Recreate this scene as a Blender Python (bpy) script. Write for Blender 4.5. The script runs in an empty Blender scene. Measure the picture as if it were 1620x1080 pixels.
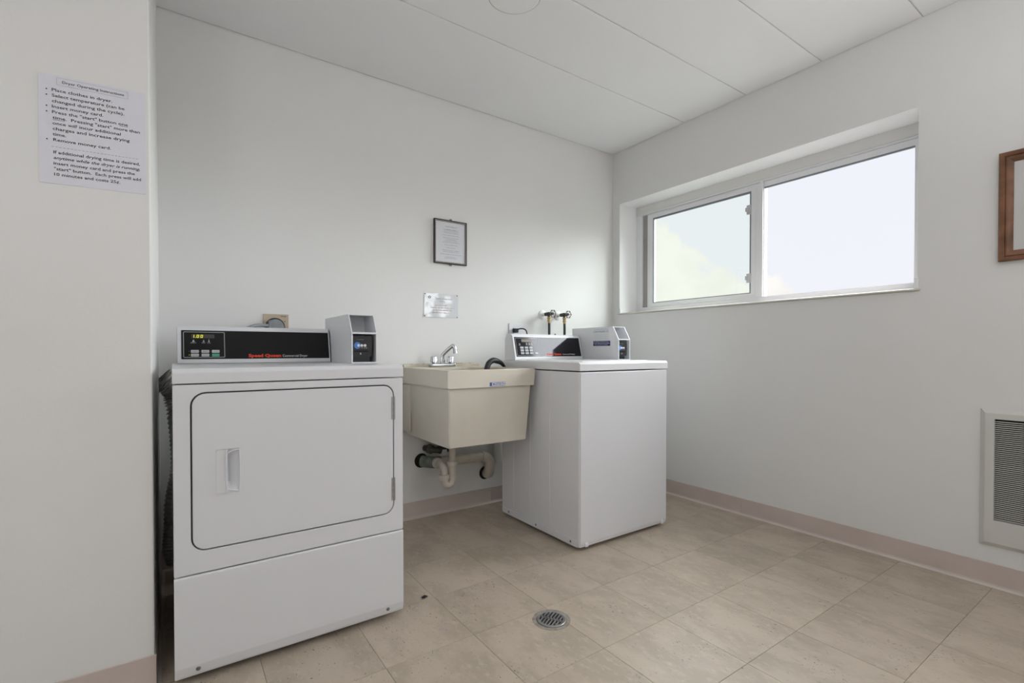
import bpy, bmesh, math, random
from mathutils import Vector, Matrix
random.seed(7)
S = bpy.context.scene
COL = S.collection
PI = math.pi

# ------------------------------------------------------------------ camera
cam_d = bpy.data.cameras.new('camera')
cam = bpy.data.objects.new('camera', cam_d)
COL.objects.link(cam)
S.camera = cam
cam_d.sensor_width = 36.0
cam_d.lens = 17.155
cam_d.shift_y = 0.01445
cam_d.clip_start = 0.02
YAW, PITCH = math.radians(34.779), math.radians(-0.692)
cam.location = (-2.8419, -2.7093, 1.0)
cam.rotation_euler = (PI / 2 + PITCH, 0, -YAW)

# ------------------------------------------------------------------ world
SKY_STRENGTH = 1.0
world = bpy.data.worlds.new('sky')
S.world = world
world.use_nodes = True
wn, wl = world.node_tree.nodes, world.node_tree.links
wn.clear()
w_out = wn.new('ShaderNodeOutputWorld')
w_bg = wn.new('ShaderNodeBackground')
w_bg.inputs['Strength'].default_value = SKY_STRENGTH
w_tc = wn.new('ShaderNodeTexCoord')


def wnode(kind, **kw):
    n = wn.new(kind)
    for k, v in kw.items():
        setattr(n, k, v)
    return n


sep = wnode('ShaderNodeSeparateXYZ')
wl.new(w_tc.outputs['Generated'], sep.inputs[0])
sky_ramp = wnode('ShaderNodeValToRGB')
sky_ramp.color_ramp.elements[0].position = 0.0
sky_ramp.color_ramp.elements[0].color = (0.955, 0.96, 1.02, 1)
sky_ramp.color_ramp.elements[1].position = 1.0
sky_ramp.color_ramp.elements[1].color = (0.88, 0.93, 1.02, 1)
wl.new(sep.outputs['Z'], sky_ramp.inputs['Fac'])
# clouds: a bank of cumulus lying low towards the north-east, with broken edges
dot = wnode('ShaderNodeVectorMath', operation='DOT_PRODUCT')
dot.inputs[1].default_value = (-0.30, 0.62, -0.725)
wl.new(w_tc.outputs['Generated'], dot.inputs[0])
nz = wnode('ShaderNodeTexNoise')
nz.inputs['Scale'].default_value = 7.0
nz.inputs['Detail'].default_value = 7.0
nz.inputs['Roughness'].default_value = 0.55
wl.new(w_tc.outputs['Generated'], nz.inputs['Vector'])
m1 = wnode('ShaderNodeMath', operation='MULTIPLY_ADD')
m1.inputs[1].default_value = 0.5
m1.inputs[2].default_value = -0.215
wl.new(nz.outputs['Fac'], m1.inputs[0])
m2 = wnode('ShaderNodeMath', operation='ADD')
wl.new(dot.outputs['Value'], m2.inputs[0])
wl.new(m1.outputs[0], m2.inputs[1])
mr = wnode('ShaderNodeMapRange', interpolation_type='SMOOTHSTEP')
mr.inputs['From Min'].default_value = -0.012
mr.inputs['From Max'].default_value = 0.03
wl.new(m2.outputs[0], mr.inputs['Value'])
nz2 = wnode('ShaderNodeTexNoise')
nz2.inputs['Scale'].default_value = 11.0
nz2.inputs['Detail'].default_value = 6.0
wl.new(w_tc.outputs['Generated'], nz2.inputs['Vector'])
cl_ramp = wnode('ShaderNodeValToRGB')
cl_ramp.color_ramp.elements[0].position = 0.35
cl_ramp.color_ramp.elements[0].color = (0.99, 0.975, 0.93, 1)
cl_ramp.color_ramp.elements[1].position = 0.62
cl_ramp.color_ramp.elements[1].color = (1.06, 1.04, 0.99, 1)
wl.new(nz2.outputs['Fac'], cl_ramp.inputs['Fac'])
mixc = wnode('ShaderNodeMix', data_type='RGBA')
wl.new(mr.outputs[0], mixc.inputs['Factor'])
wl.new(sky_ramp.outputs[0], mixc.inputs['A'])
wl.new(cl_ramp.outputs[0], mixc.inputs['B'])
grd = wnode('ShaderNodeMapRange')
grd.inputs['From Min'].default_value = -0.03
grd.inputs['From Max'].default_value = 0.0
wl.new(sep.outputs['Z'], grd.inputs['Value'])
mixg = wnode('ShaderNodeMix', data_type='RGBA')
mixg.inputs['A'].default_value = (1.0, 0.99, 0.95, 1)
wl.new(grd.outputs[0], mixg.inputs['Factor'])
wl.new(mixc.outputs['Result'], mixg.inputs['B'])
wl.new(mixg.outputs['Result'], w_bg.inputs['Color'])
wl.new(w_bg.outputs[0], w_out.inputs['Surface'])

# ------------------------------------------------------------------ sun, spread wide by thin bright cloud
SUN_E = 21.5
SUN_DIR = (-0.80, 0.11, -0.65)
sd = bpy.data.lights.new('hazy_sun', 'SUN')
sd.energy = SUN_E
sd.angle = math.radians(82)
sd.color = (0.94, 0.97, 1.0)
so = bpy.data.objects.new('hazy_sun', sd)
COL.objects.link(so)
so.location = (6, -6, 6)
so.rotation_euler = Vector(SUN_DIR).to_track_quat('-Z', 'Y').to_euler()

# ------------------------------------------------------------------ fill lights added behind the photographer, no such lamps known
GLOBE_FILL_W = 17.0
SIDE_FILL_W = 18.5
UP_FILL_W = 12.0


def area_light(name, loc, to, sx, sy, watts, color):
    d = bpy.data.lights.new(name, 'AREA')
    d.shape = 'RECTANGLE'
    d.size, d.size_y = sx, sy
    d.energy = watts
    d.color = color
    o = bpy.data.objects.new(name, d)
    COL.objects.link(o)
    o.location = loc
    o.rotation_euler = Vector(to).to_track_quat('-Z', 'Y').to_euler()
    return o


area_light('rear_fill_light', (-0.035, -3.55, 1.60), (-1, 0, 0), 1.0, 1.0, SIDE_FILL_W, (0.95, 0.975, 1.0))  # added fill from the right rear
area_light("uplight_fill", (-1.35, -3.15, 1.80), (0, 0, 1), 0.45, 0.45, UP_FILL_W, (0.985, 0.99, 1.0))  # added fill bounced off the ceiling from a made-up uplighter
for lx, ly in ((-3.65, -3.25),):
    ld = bpy.data.lights.new('globe_fill_light', 'POINT')  # added fill from the left rear, inside a made-up globe
    ld.shadow_soft_size = 0.16
    ld.energy = GLOBE_FILL_W
    ld.color = (0.985, 0.99, 1.0)
    lo_ = bpy.data.objects.new('globe_fill_light', ld)
    COL.objects.link(lo_)
    lo_.location = (lx, ly, 2.05)
pl = bpy.data.lights.new('window_portal', 'AREA')
pl.shape = 'RECTANGLE'
pl.size, pl.size_y = 1.84, 0.84
pl.cycles.is_portal = True
po = bpy.data.objects.new('window_portal', pl)
COL.objects.link(po)
po.location = (0.275, -0.997, 1.71)
po.rotation_euler = Vector((-1, 0, 0)).to_track_quat('-Z', 'Y').to_euler()

# ------------------------------------------------------------------ colour management
S.view_settings.view_transform = 'Standard'
S.view_settings.look = 'None'
S.view_settings.gamma = 1.0
S.view_settings.use_curve_mapping = False
S.view_settings.exposure = 0.0


# ================================================================== materials
def srgb(r, g, b):
    f = lambda c: (c / 255 / 12.92) if c / 255 <= 0.04045 else ((c / 255 + 0.055) / 1.055) ** 2.4
    return (f(r), f(g), f(b), 1.0)


def mat(name, col, rough=0.5, metal=0.0, coat=0.0, spec=0.5, var=0.0, vscale=8.0, bump=0.0, bscale=200.0,
        trans=0.0, emit=None, estr=0.0, alpha=1.0, var_col=None):
    m = bpy.data.materials.new(name)
    m.use_nodes = True
    nt = m.node_tree
    b = nt.nodes['Principled BSDF']
    b.inputs['Base Color'].default_value = col
    b.inputs['Roughness'].default_value = rough
    b.inputs['Metallic'].default_value = metal
    b.inputs['Coat Weight'].default_value = coat
    b.inputs['Coat Roughness'].default_value = 0.08
    b.inputs['Specular IOR Level'].default_value = spec
    b.inputs['Transmission Weight'].default_value = trans
    b.inputs['Alpha'].default_value = alpha
    if emit:
        b.inputs['Emission Color'].default_value = emit
        b.inputs['Emission Strength'].default_value = estr
    tc = nt.nodes.new('ShaderNodeTexCoord')
    n = nt.nodes.new('ShaderNodeTexNoise')
    n.inputs['Scale'].default_value = vscale
    n.inputs['Detail'].default_value = 5
    nt.links.new(tc.outputs['Object'], n.inputs['Vector'])
    mx = nt.nodes.new('ShaderNodeMix')
    mx.data_type = 'RGBA'
    c2 = var_col or (col[0] * (1 - var), col[1] * (1 - var), col[2] * (1 - var), 1)
    mx.inputs['A'].default_value = col
    mx.inputs['B'].default_value = c2
    r = nt.nodes.new('ShaderNodeMapRange')
    r.inputs['From Min'].default_value = 0.4
    r.inputs['From Max'].default_value = 0.65
    nt.links.new(n.outputs['Fac'], r.inputs['Value'])
    nt.links.new(r.outputs[0], mx.inputs['Factor'])
    nt.links.new(mx.outputs['Result'], b.inputs['Base Color'])
    if bump > 0:
        n2 = nt.nodes.new('ShaderNodeTexNoise')
        n2.inputs['Scale'].default_value = bscale
        n2.inputs['Detail'].default_value = 3
        nt.links.new(tc.outputs['Object'], n2.inputs['Vector'])
        bp = nt.nodes.new('ShaderNodeBump')
        bp.inputs['Strength'].default_value = bump
        bp.inputs['Distance'].default_value = 0.002
        nt.links.new(n2.outputs['Fac'], bp.inputs['Height'])
        nt.links.new(bp.outputs[0], b.inputs['Normal'])
    return m


M = {}
M['wall'] = mat('wall_paint', (0.775, 0.768, 0.757, 1), 0.42, spec=0.35, var=0.015, vscale=2.0, bump=0.12, bscale=120)
M['ceiling'] = mat('ceiling_paint', (0.90, 0.90, 0.91, 1), 0.7, var=0.01, vscale=2.0, bump=0.1, bscale=150)
M['joint'] = mat('joint_shadow', (0.30, 0.29, 0.27, 1), 0.9)
M['vinyl_base'] = mat('vinyl_base', (0.60, 0.51, 0.465, 1), 0.38, var=0.06, vscale=5)
M['toe_sheen'] = mat('toe_sheen', (0.60, 0.54, 0.49, 1), 0.3)  # lighter than the base to stand for light caught on the toe
M['reveal'] = mat('reveal_paint', (0.88, 0.88, 0.89, 1), 0.35, var=0.01)
M['frame'] = mat('window_frame_white', (0.80, 0.80, 0.82, 1), 0.35, var=0.02)
M['header'] = mat('window_header_beige', (0.74, 0.73, 0.71, 1), 0.5, var=0.03)
M['gasket'] = mat('gasket_grey', (0.20, 0.22, 0.24, 1), 0.6)
M['latch'] = mat('latch_grey', (0.50, 0.51, 0.52, 1), 0.45)
M['groove'] = mat('groove_grey', (0.34, 0.33, 0.31, 1), 0.6)
M['sill'] = mat('sill_cream', (0.66, 0.63, 0.57, 1), 0.4)
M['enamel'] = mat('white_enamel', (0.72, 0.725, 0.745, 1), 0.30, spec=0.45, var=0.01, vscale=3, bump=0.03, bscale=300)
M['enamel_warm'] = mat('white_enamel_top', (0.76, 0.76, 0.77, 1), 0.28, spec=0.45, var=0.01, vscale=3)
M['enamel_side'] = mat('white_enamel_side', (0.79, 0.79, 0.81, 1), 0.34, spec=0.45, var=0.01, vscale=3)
M['plastic_white'] = mat('white_plastic', (0.76, 0.77, 0.80, 1), 0.35, var=0.01)
M['box_grey'] = mat('pale_grey_coating', (0.78, 0.785, 0.81, 1), 0.45, var=0.02, bump=0.05)
M['seam'] = mat('seam_dark', (0.05, 0.05, 0.055, 1), 0.7)
M['panel_black'] = mat('glossy_black_panel', (0.010, 0.010, 0.011, 1), 0.45, spec=0.18)
M['panel_gloss'] = mat('mirror_black_panel', (0.014, 0.014, 0.018, 1), 0.07, spec=0.32, coat=0.0)
M['panel_gloss'].node_tree.nodes['Principled BSDF'].inputs['Coat IOR'].default_value = 1.5
M['panel_gloss'].node_tree.nodes['Principled BSDF'].inputs['Coat Roughness'].default_value = 0.04
M['silver_print'] = mat('silver_print', (0.42, 0.42, 0.43, 1), 0.4)
M['white_print'] = mat('white_print', (0.72, 0.72, 0.72, 1), 0.5)
M['red_print'] = mat('red_print', (0.80, 0.06, 0.015, 1), 0.5)
M['button'] = mat('button_grey', (0.55, 0.55, 0.56, 1), 0.4)
M['button_green'] = mat('button_green', (0.06, 0.42, 0.24, 1), 0.4)
M['led'] = mat('led_yellow', (0.3, 0.3, 0.02, 1), 0.5, emit=(0.85, 0.85, 0.05, 1), estr=0.8)
M['display'] = mat('display_dark', (0.045, 0.038, 0.035, 1), 0.3)
M['display_brown'] = mat('display_brown', (0.12, 0.09, 0.045, 1), 0.3)
M['chrome'] = mat('chrome', (0.62, 0.63, 0.65, 1), 0.16, metal=1.0)
M['steel'] = mat('brushed_steel', (0.42, 0.42, 0.42, 1), 0.38, metal=0.85, var=0.15, vscale=60)
M['screw'] = mat('screw_grey', (0.22, 0.22, 0.22, 1), 0.4, metal=0.7)
M['brass'] = mat('brass', (0.50, 0.38, 0.20, 1), 0.35, metal=0.8, var=0.2, vscale=60)
M['iron'] = mat('dull_iron', (0.10, 0.095, 0.085, 1), 0.55, metal=0.5, var=0.35, vscale=80)
M['rubber'] = mat('black_rubber', (0.022, 0.023, 0.026, 1), 0.45)
M['black'] = mat('black_plastic', (0.016, 0.016, 0.018, 1), 0.4, var=0.1)
M['grey_plug'] = mat('grey_plug', (0.26, 0.28, 0.30, 1), 0.4, var=0.15, vscale=40)
M['tan'] = mat('tan_plate', (0.50, 0.40, 0.30, 1), 0.45, var=0.06, vscale=30)
M['sink'] = mat('cream_sink', (0.68, 0.63, 0.54, 1), 0.40, var=0.05, vscale=6, bump=0.06, bscale=150)
M['sink_stain'] = mat('cream_sink_rim', (0.70, 0.65, 0.55, 1), 0.45, var_col=(0.60, 0.53, 0.42, 1), vscale=14)
M['caulk'] = mat('old_caulk', (0.72, 0.70, 0.64, 1), 0.7, var_col=(0.46, 0.38, 0.27, 1), vscale=30, bump=0.4, bscale=90)
M['pvc'] = mat('cream_pvc', (0.60, 0.55, 0.46, 1), 0.45, var=0.10, vscale=20)
M['pvc_white'] = mat('white_pvc', (0.62, 0.56, 0.49, 1), 0.4, var=0.12, vscale=25)
M['pvc_green'] = mat('grey_green_pipe', (0.20, 0.22, 0.18, 1), 0.4, var_col=(0.10, 0.12, 0.10, 1), vscale=25)
M['hole'] = mat('dark_hole', (0.012, 0.011, 0.01, 1), 0.9)
M['foil'] = mat('foil_duct', (0.50, 0.49, 0.46, 1), 0.35, metal=0.45, var=0.3, vscale=30, bump=0.5, bscale=60)
M['paper'] = mat('white_paper', (0.72, 0.72, 0.78, 1), 0.55)
M['paper2'] = mat('aged_paper', (0.66, 0.66, 0.70, 1), 0.5)
M['ink'] = mat('black_ink', (0.05, 0.05, 0.055, 1), 0.7)
M['ink_grey'] = mat('grey_ink', (0.22, 0.22, 0.24, 1), 0.7)
M['ink_red'] = mat('faded_red_ink', (0.52, 0.40, 0.36, 1), 0.7)
M['ink_blue'] = mat('blue_ink', (0.045, 0.09, 0.32, 1), 0.5)
M['navy'] = mat('navy_label', (0.012, 0.025, 0.14, 1), 0.4)
M['ink_bluegrey'] = mat('blue_grey_ink', (0.22, 0.27, 0.42, 1), 0.5)
M['bronze'] = mat('bronze_frame', (0.028, 0.023, 0.021, 1), 0.35, metal=0.4)
M['champagne'] = mat('champagne_liner', (0.50, 0.46, 0.40, 1), 0.35, metal=0.3)
M['wood'] = mat('brown_wood', (0.22, 0.095, 0.045, 1), 0.35, var_col=(0.13, 0.055, 0.025, 1), vscale=14)
M['matboard'] = mat('mat_board', (0.62, 0.61, 0.60, 1), 0.7)
M['heater'] = mat('heater_paint', (0.64, 0.63, 0.60, 1), 0.45, var=0.01)
M['pocket'] = mat('plastic_pocket', (0.72, 0.73, 0.76, 1), 0.12, coat=0.6, var=0.03, vscale=60, bump=0.4, bscale=30)
M['lint'] = mat('dark_lint', (0.02, 0.02, 0.02, 1), 0.9)
M['cover'] = mat('ceiling_cover_white', (0.90, 0.90, 0.90, 1), 0.5)
M['mortar'] = mat('mortar_ring', (0.36, 0.32, 0.27, 1), 0.8, var=0.35, vscale=40)
M['blue_glow'] = mat('reader_blue', (0.06, 0.20, 0.55, 1), 0.3)
def glass_mat(name, tint):
    m = bpy.data.materials.new(name)
    m.use_nodes = True
    nt = m.node_tree
    nt.nodes.clear()
    o = nt.nodes.new('ShaderNodeOutputMaterial')
    t = nt.nodes.new('ShaderNodeBsdfTransparent')
    t.inputs[0].default_value = tint
    g = nt.nodes.new('ShaderNodeBsdfGlossy')
    g.inputs['Roughness'].default_value = 0.02
    f = nt.nodes.new('ShaderNodeFresnel')
    f.inputs['IOR'].default_value = 1.45
    mx = nt.nodes.new('ShaderNodeMixShader')
    # mirror-like reflection on the outer faces only; no false total reflection inside the pane
    geo = nt.nodes.new('ShaderNodeNewGeometry')
    inv = nt.nodes.new('ShaderNodeMath')
    inv.operation = 'SUBTRACT'
    inv.inputs[0].default_value = 1.0
    nt.links.new(geo.outputs['Backfacing'], inv.inputs[1])
    mul = nt.nodes.new('ShaderNodeMath')
    mul.operation = 'MULTIPLY'
    nt.links.new(f.outputs[0], mul.inputs[0])
    nt.links.new(inv.outputs[0], mul.inputs[1])
    nt.links.new(mul.outputs[0], mx.inputs[0])
    nt.links.new(t.outputs[0], mx.inputs[1])
    nt.links.new(g.outputs[0], mx.inputs[2])
    nt.links.new(mx.outputs[0], o.inputs[0])
    return m


M['glass_tint'] = glass_mat('tinted_double_glazing', (0.938, 0.966, 0.940, 1))
M['lampglass'] = glass_mat('added_lamp_glass', (0.97, 0.97, 0.96, 1))
M['glass_clear'] = glass_mat('clear_glazing', (0.98, 0.98, 0.985, 1))


def tile_mat():
    m = bpy.data.materials.new('marbled_vinyl_tile')
    m.use_nodes = True
    nt = m.node_tree
    N, L = nt.nodes, nt.links
    b = N['Principled BSDF']
    tc = N.new('ShaderNodeTexCoord')
    oi = N.new('ShaderNodeObjectInfo')
    # each tile: its own offset in the pattern
    off = N.new('ShaderNodeVectorMath')
    off.operation = 'SCALE'
    off.inputs[0].default_value = (37.0, 53.0, 11.0)
    L.new(oi.outputs['Random'], off.inputs['Scale'])
    add = N.new('ShaderNodeVectorMath')
    add.operation = 'ADD'
    L.new(tc.outputs['Object'], add.inputs[0])
    L.new(off.outputs[0], add.inputs[1])
    rot = N.new('ShaderNodeMapping')
    rot.inputs['Scale'].default_value = (1.9, 1.0, 1.0)
    rot.inputs['Rotation'].default_value = (0, 0, 0.35)
    L.new(add.outputs[0], rot.inputs['Vector'])

    def noise(scale, detail, rough, src=rot):
        n = N.new('ShaderNodeTexNoise')
        n.inputs['Scale'].default_value = scale
        n.inputs['Detail'].default_value = detail
        n.inputs['Roughness'].default_value = rough
        L.new(src.outputs[0], n.inputs['Vector'])
        return n

    def mix(fac, a, bcol):
        x = N.new('ShaderNodeMix')
        x.data_type = 'RGBA'
        L.new(fac, x.inputs['Factor'])
        if isinstance(a, tuple):
            x.inputs['A'].default_value = a
        else:
            L.new(a, x.inputs['A'])
        if isinstance(bcol, tuple):
            x.inputs['B'].default_value = bcol
        else:
            L.new(bcol, x.inputs['B'])
        return x.outputs['Result']

    def ramp(src, lo, hi):
        r = N.new('ShaderNodeMapRange')
        r.interpolation_type = 'SMOOTHSTEP'
        r.inputs['From Min'].default_value = lo
        r.inputs['From Max'].default_value = hi
        L.new(src, r.inputs['Value'])
        return r.outputs[0]

    c = mix(ramp(noise(4, 4, .6).outputs['Fac'], .38, .62), (0.505, 0.425, 0.338, 1), (0.412, 0.343, 0.268, 1))
    c = mix(ramp(noise(22, 5, .65).outputs['Fac'], .50, .72), c, (0.51, 0.445, 0.36, 1))
    c = mix(ramp(noise(9, 4, .6).outputs['Fac'], .60, .75), c, (0.46, 0.365, 0.31, 1))
    c = mix(ramp(noise(55, 3, .6).outputs['Fac'], .62, .70), c, (0.36, 0.315, 0.26, 1))
    fl = N.new('ShaderNodeMath')
    fl.operation = 'MULTIPLY'
    L.new(ramp(noise(85, 2, .5).outputs['Fac'], .665, .70), fl.inputs[0])
    L.new(ramp(noise(7, 2, .5, add).outputs['Fac'], .50, .62), fl.inputs[1])
    c = mix(fl.outputs[0], c, (0.12, 0.11, 0.10, 1))
    # slight overall shade change from tile to tile
    hs = N.new('ShaderNodeHueSaturation')
    v = N.new('ShaderNodeMapRange')
    v.inputs['To Min'].default_value = 0.95
    v.inputs['To Max'].default_value = 1.04
    L.new(oi.outputs['Random'], v.inputs['Value'])
    L.new(v.outputs[0], hs.inputs['Value'])
    L.new(c, hs.inputs['Color'])
    L.new(hs.outputs[0], b.inputs['Base Color'])
    rr = N.new('ShaderNodeMapRange')
    rr.inputs['To Min'].default_value = 0.32
    rr.inputs['To Max'].default_value = 0.50
    L.new(noise(6, 4, .6).outputs['Fac'], rr.inputs['Value'])
    L.new(rr.outputs[0], b.inputs['Roughness'])
    b.inputs['Specular IOR Level'].default_value = 0.45
    bp = N.new('ShaderNodeBump')
    bp.inputs['Strength'].default_value = 0.08
    bp.inputs['Distance'].default_value = 0.002
    L.new(noise(30, 3, .6).outputs['Fac'], bp.inputs['Height'])
    L.new(bp.outputs[0], b.inputs['Normal'])
    return m


M['tile'] = tile_mat()


# ================================================================== geometry helpers
def box(bm, lo, hi, r=0.0, seg=2, mi=0):
    g = bmesh.ops.create_cube(bm, size=1.0)
    vs = g['verts']
    c = [(lo[i] + hi[i]) / 2 for i in range(3)]
    s = [hi[i] - lo[i] for i in range(3)]
    for v in vs:
        v.co = Vector((c[0] + v.co.x * s[0], c[1] + v.co.y * s[1], c[2] + v.co.z * s[2]))
    es = set()
    for v in vs:
        es.update(v.link_edges)
    if r > 0:
        bmesh.ops.bevel(bm, geom=list(es), offset=r, segments=seg, affect='EDGES', profile=0.5)
    return bm


def prism(bm, pts, axis, a, b, r=0.0):
    """extrude polygon pts (2D, in the two other axes, in order) along axis from a to b"""
    def P(p, t):
        if axis == 'x':
            return Vector((t, p[0], p[1]))
        if axis == 'y':
            return Vector((p[0], t, p[1]))
        return Vector((p[0], p[1], t))
    va = [bm.verts.new(P(p, a)) for p in pts]
    vb = [bm.verts.new(P(p, b)) for p in pts]
    n = len(pts)
    fs = [bm.faces.new(va), bm.faces.new(vb[::-1])]
    for i in range(n):
        fs.append(bm.faces.new((va[i], vb[i], vb[(i + 1) % n], va[(i + 1) % n])))
    bmesh.ops.recalc_face_normals(bm, faces=fs)
    if r > 0:
        es = set()
        for f in fs:
            es.update(f.edges)
        bmesh.ops.bevel(bm, geom=list(es), offset=r, segments=2, affect='EDGES', profile=0.5)
    return bm


def smooth_path(pts, k=6):
    pts = [Vector(p) for p in pts]
    if len(pts) < 3:
        return pts
    out = []
    for i in range(len(pts) - 1):
        p0 = pts[max(i - 1, 0)]
        p1, p2 = pts[i], pts[i + 1]
        p3 = pts[min(i + 2, len(pts) - 1)]
        for j in range(k):
            t = j / k
            out.append(0.5 * ((2 * p1) + (-p0 + p2) * t + (2 * p0 - 5 * p1 + 4 * p2 - p3) * t * t
                              + (-p0 + 3 * p1 - 3 * p2 + p3) * t ** 3))
    out.append(pts[-1])
    return out


def tube(bm, path, r, n=16, cap=True, rfun=None):
    path = [Vector(p) for p in path]
    rings = []
    prev = None
    for i, p in enumerate(path):
        t = (path[min(i + 1, len(path) - 1)] - path[max(i - 1, 0)]).normalized()
        if prev is None:
            u = t.orthogonal().normalized()
        else:
            u = (prev - t * prev.dot(t)).normalized()
        prev = u
        v = t.cross(u)
        rad = rfun(i, len(path)) if rfun else r
        rings.append([bm.verts.new(p + (u * math.cos(2 * PI * k / n) + v * math.sin(2 * PI * k / n)) * rad)
                      for k in range(n)])
    for a, b in zip(rings, rings[1:]):
        for k in range(n):
            bm.faces.new((a[k], a[(k + 1) % n], b[(k + 1) % n], b[k]))
    if cap:
        bm.faces.new(rings[0][::-1])
        bm.faces.new(rings[-1])
    return bm


def lathe(bm, prof, c, axis='z', n=32):
    """prof: list of (radius, height) revolved about an axis through c"""
    rings = []
    for (r, h) in prof:
        ring = []
        for k in range(n):
            a = 2 * PI * k / n
            ca, sa = math.cos(a) * max(r, 1e-5), math.sin(a) * max(r, 1e-5)
            if axis == 'z':
                q = (ca, sa, h)
            elif axis == 'y':
                q = (ca, h, -sa)
            else:
                q = (h, ca, sa)
            ring.append(bm.verts.new(Vector(c) + Vector(q)))
        rings.append(ring)
    fs = []
    for a, b in zip(rings, rings[1:]):
        for k in range(n):
            fs.append(bm.faces.new((a[k], a[(k + 1) % n], b[(k + 1) % n], b[k])))
    fs.append(bm.faces.new(rings[0][::-1]))
    fs.append(bm.faces.new(rings[-1]))
    bmesh.ops.recalc_face_normals(bm, faces=fs)
    return bm


def rrect(w, h, r, seg=6):
    """rounded-rectangle outline centred on 0"""
    pts = []
    for cx, cy, a0 in ((w / 2 - r, h / 2 - r, 0), (-w / 2 + r, h / 2 - r, 90), (-w / 2 + r, -h / 2 + r, 180), (w / 2 - r, -h / 2 + r, 270)):
        for k in range(seg + 1):
            a = math.radians(a0 + 90 * k / seg)
            pts.append((cx + r * math.cos(a), cy + r * math.sin(a)))
    return pts


def ring_prism(bm, outer, inner, axis, a, b):
    """a frame between two outlines of equal point count"""
    def P(p, t):
        if axis == 'x':
            return Vector((t, p[0], p[1]))
        if axis == 'y':
            return Vector((p[0], t, p[1]))
        return Vector((p[0], p[1], t))
    n = len(outer)
    oa = [bm.verts.new(P(p, a)) for p in outer]
    ob = [bm.verts.new(P(p, b)) for p in outer]
    ia = [bm.verts.new(P(p, a)) for p in inner]
    ib = [bm.verts.new(P(p, b)) for p in inner]
    fs = []
    for i in range(n):
        j = (i + 1) % n
        fs += [bm.faces.new((oa[i], oa[j], ob[j], ob[i])), bm.faces.new((ia[i], ib[i], ib[j], ia[j])),
               bm.faces.new((oa[i], ia[i], ia[j], oa[j])), bm.faces.new((ob[i], ob[j], ib[j], ib[i]))]
    bmesh.ops.recalc_face_normals(bm, faces=fs)
    return bm


def shift(pts, dx, dy):
    return [(x + dx, y + dy) for x, y in pts]


def obj(name, bm, m, parent=None, smooth=35, origin=None):
    me = bpy.data.meshes.new(name)
    # keep every mesh's origin near its own geometry
    if parent is not None:
        off = parent_world(parent)
    else:
        off = Vector((0, 0, 0))
    if origin is None:
        xs = [v.co.copy() for v in bm.verts]
        lo = Vector([min(v[i] for v in xs) for i in range(3)])
        hi = Vector([max(v[i] for v in xs) for i in range(3)])
        o3 = Vector(((lo.x + hi.x) / 2, (lo.y + hi.y) / 2, lo.z))
    else:
        o3 = Vector(origin)
    for v in bm.verts:
        v.co -= o3
    bm.to_mesh(me)
    bm.free()
    ms = m if isinstance(m, (list, tuple)) else [m]
    is_print = name.endswith('_print')
    for x in ms:
        me.materials.append(x)
    if smooth:
        for p in me.polygons:
            p.use_smooth = True
        try:
            me.set_sharp_from_angle(angle=math.radians(smooth))
        except Exception:
            pass
    o = bpy.data.objects.new(name, me)
    COL.objects.link(o)
    if is_print:
        o['kind'] = 'stuff'      # lettering and marks too small to pick apart
    if smooth and len(me.polygons) < 260:
        wm = o.modifiers.new('weighted_normals', 'WEIGHTED_NORMAL')
        wm.keep_sharp = True
        wm.weight = 90
    if parent is not None:
        o.parent = parent
        o.location = o3 - off
    else:
        o.location = o3
    return o


def parent_world(o):
    v = Vector((0, 0, 0))
    while o is not None:
        v += o.location
        o = o.parent
    return v


def thing(name, label, cat, loc, group=None):
    o = bpy.data.objects.new(name, None)
    o.empty_display_size = 0.05
    COL.objects.link(o)
    o.location = loc
    return tag(o, label, cat, group)


def tag(o, label, cat, group=None):
    o['label'] = label
    o['category'] = cat
    if group:
        o['group'] = group
    return o


def struct(name, bm, m, parent=None, smooth=0):
    o = obj(name, bm, m, parent, smooth)
    if parent is None:
        o['kind'] = 'structure'
    return o


NB = bmesh.new


def text_bm(bm, s, O, U, V, width, height, bold=0.0, shear=0.0, lift=0.0004, align='L'):
    """write s as flat raised lettering: O baseline start, U text direction, V up, width = full run (or None), height = cap height"""
    cu = bpy.data.curves.new('t', 'FONT')
    cu.body = s
    cu.size = 1.0
    cu.offset = bold
    cu.shear = shear
    cu.resolution_u = 2
    ob = bpy.data.objects.new('t', cu)
    COL.objects.link(ob)
    bpy.context.view_layer.update()
    me = bpy.data.meshes.new_from_object(ob.evaluated_get(bpy.context.evaluated_depsgraph_get()))
    if len(me.vertices):
        xs = [v.co.x for v in me.vertices]
        x0, x1 = min(xs), max(xs)
        ky = height / 0.70
        kx = (width / (x1 - x0)) if width else ky
        O, U, V = Vector(O), Vector(U).normalized(), Vector(V).normalized()
        Nn = U.cross(V)
        sh = -(x1 - x0) * kx / 2 if align == 'C' else 0
        vs = [bm.verts.new(O + U * ((v.co.x - x0) * kx + sh) + V * (v.co.y * ky) + Nn * lift) for v in me.vertices]
        for p in me.polygons:
            try:
                bm.faces.new([vs[i] for i in p.vertices])
            except ValueError:
                pass
    bpy.data.objects.remove(ob)
    bpy.data.meshes.remove(me)
    bpy.data.curves.remove(cu)


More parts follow.
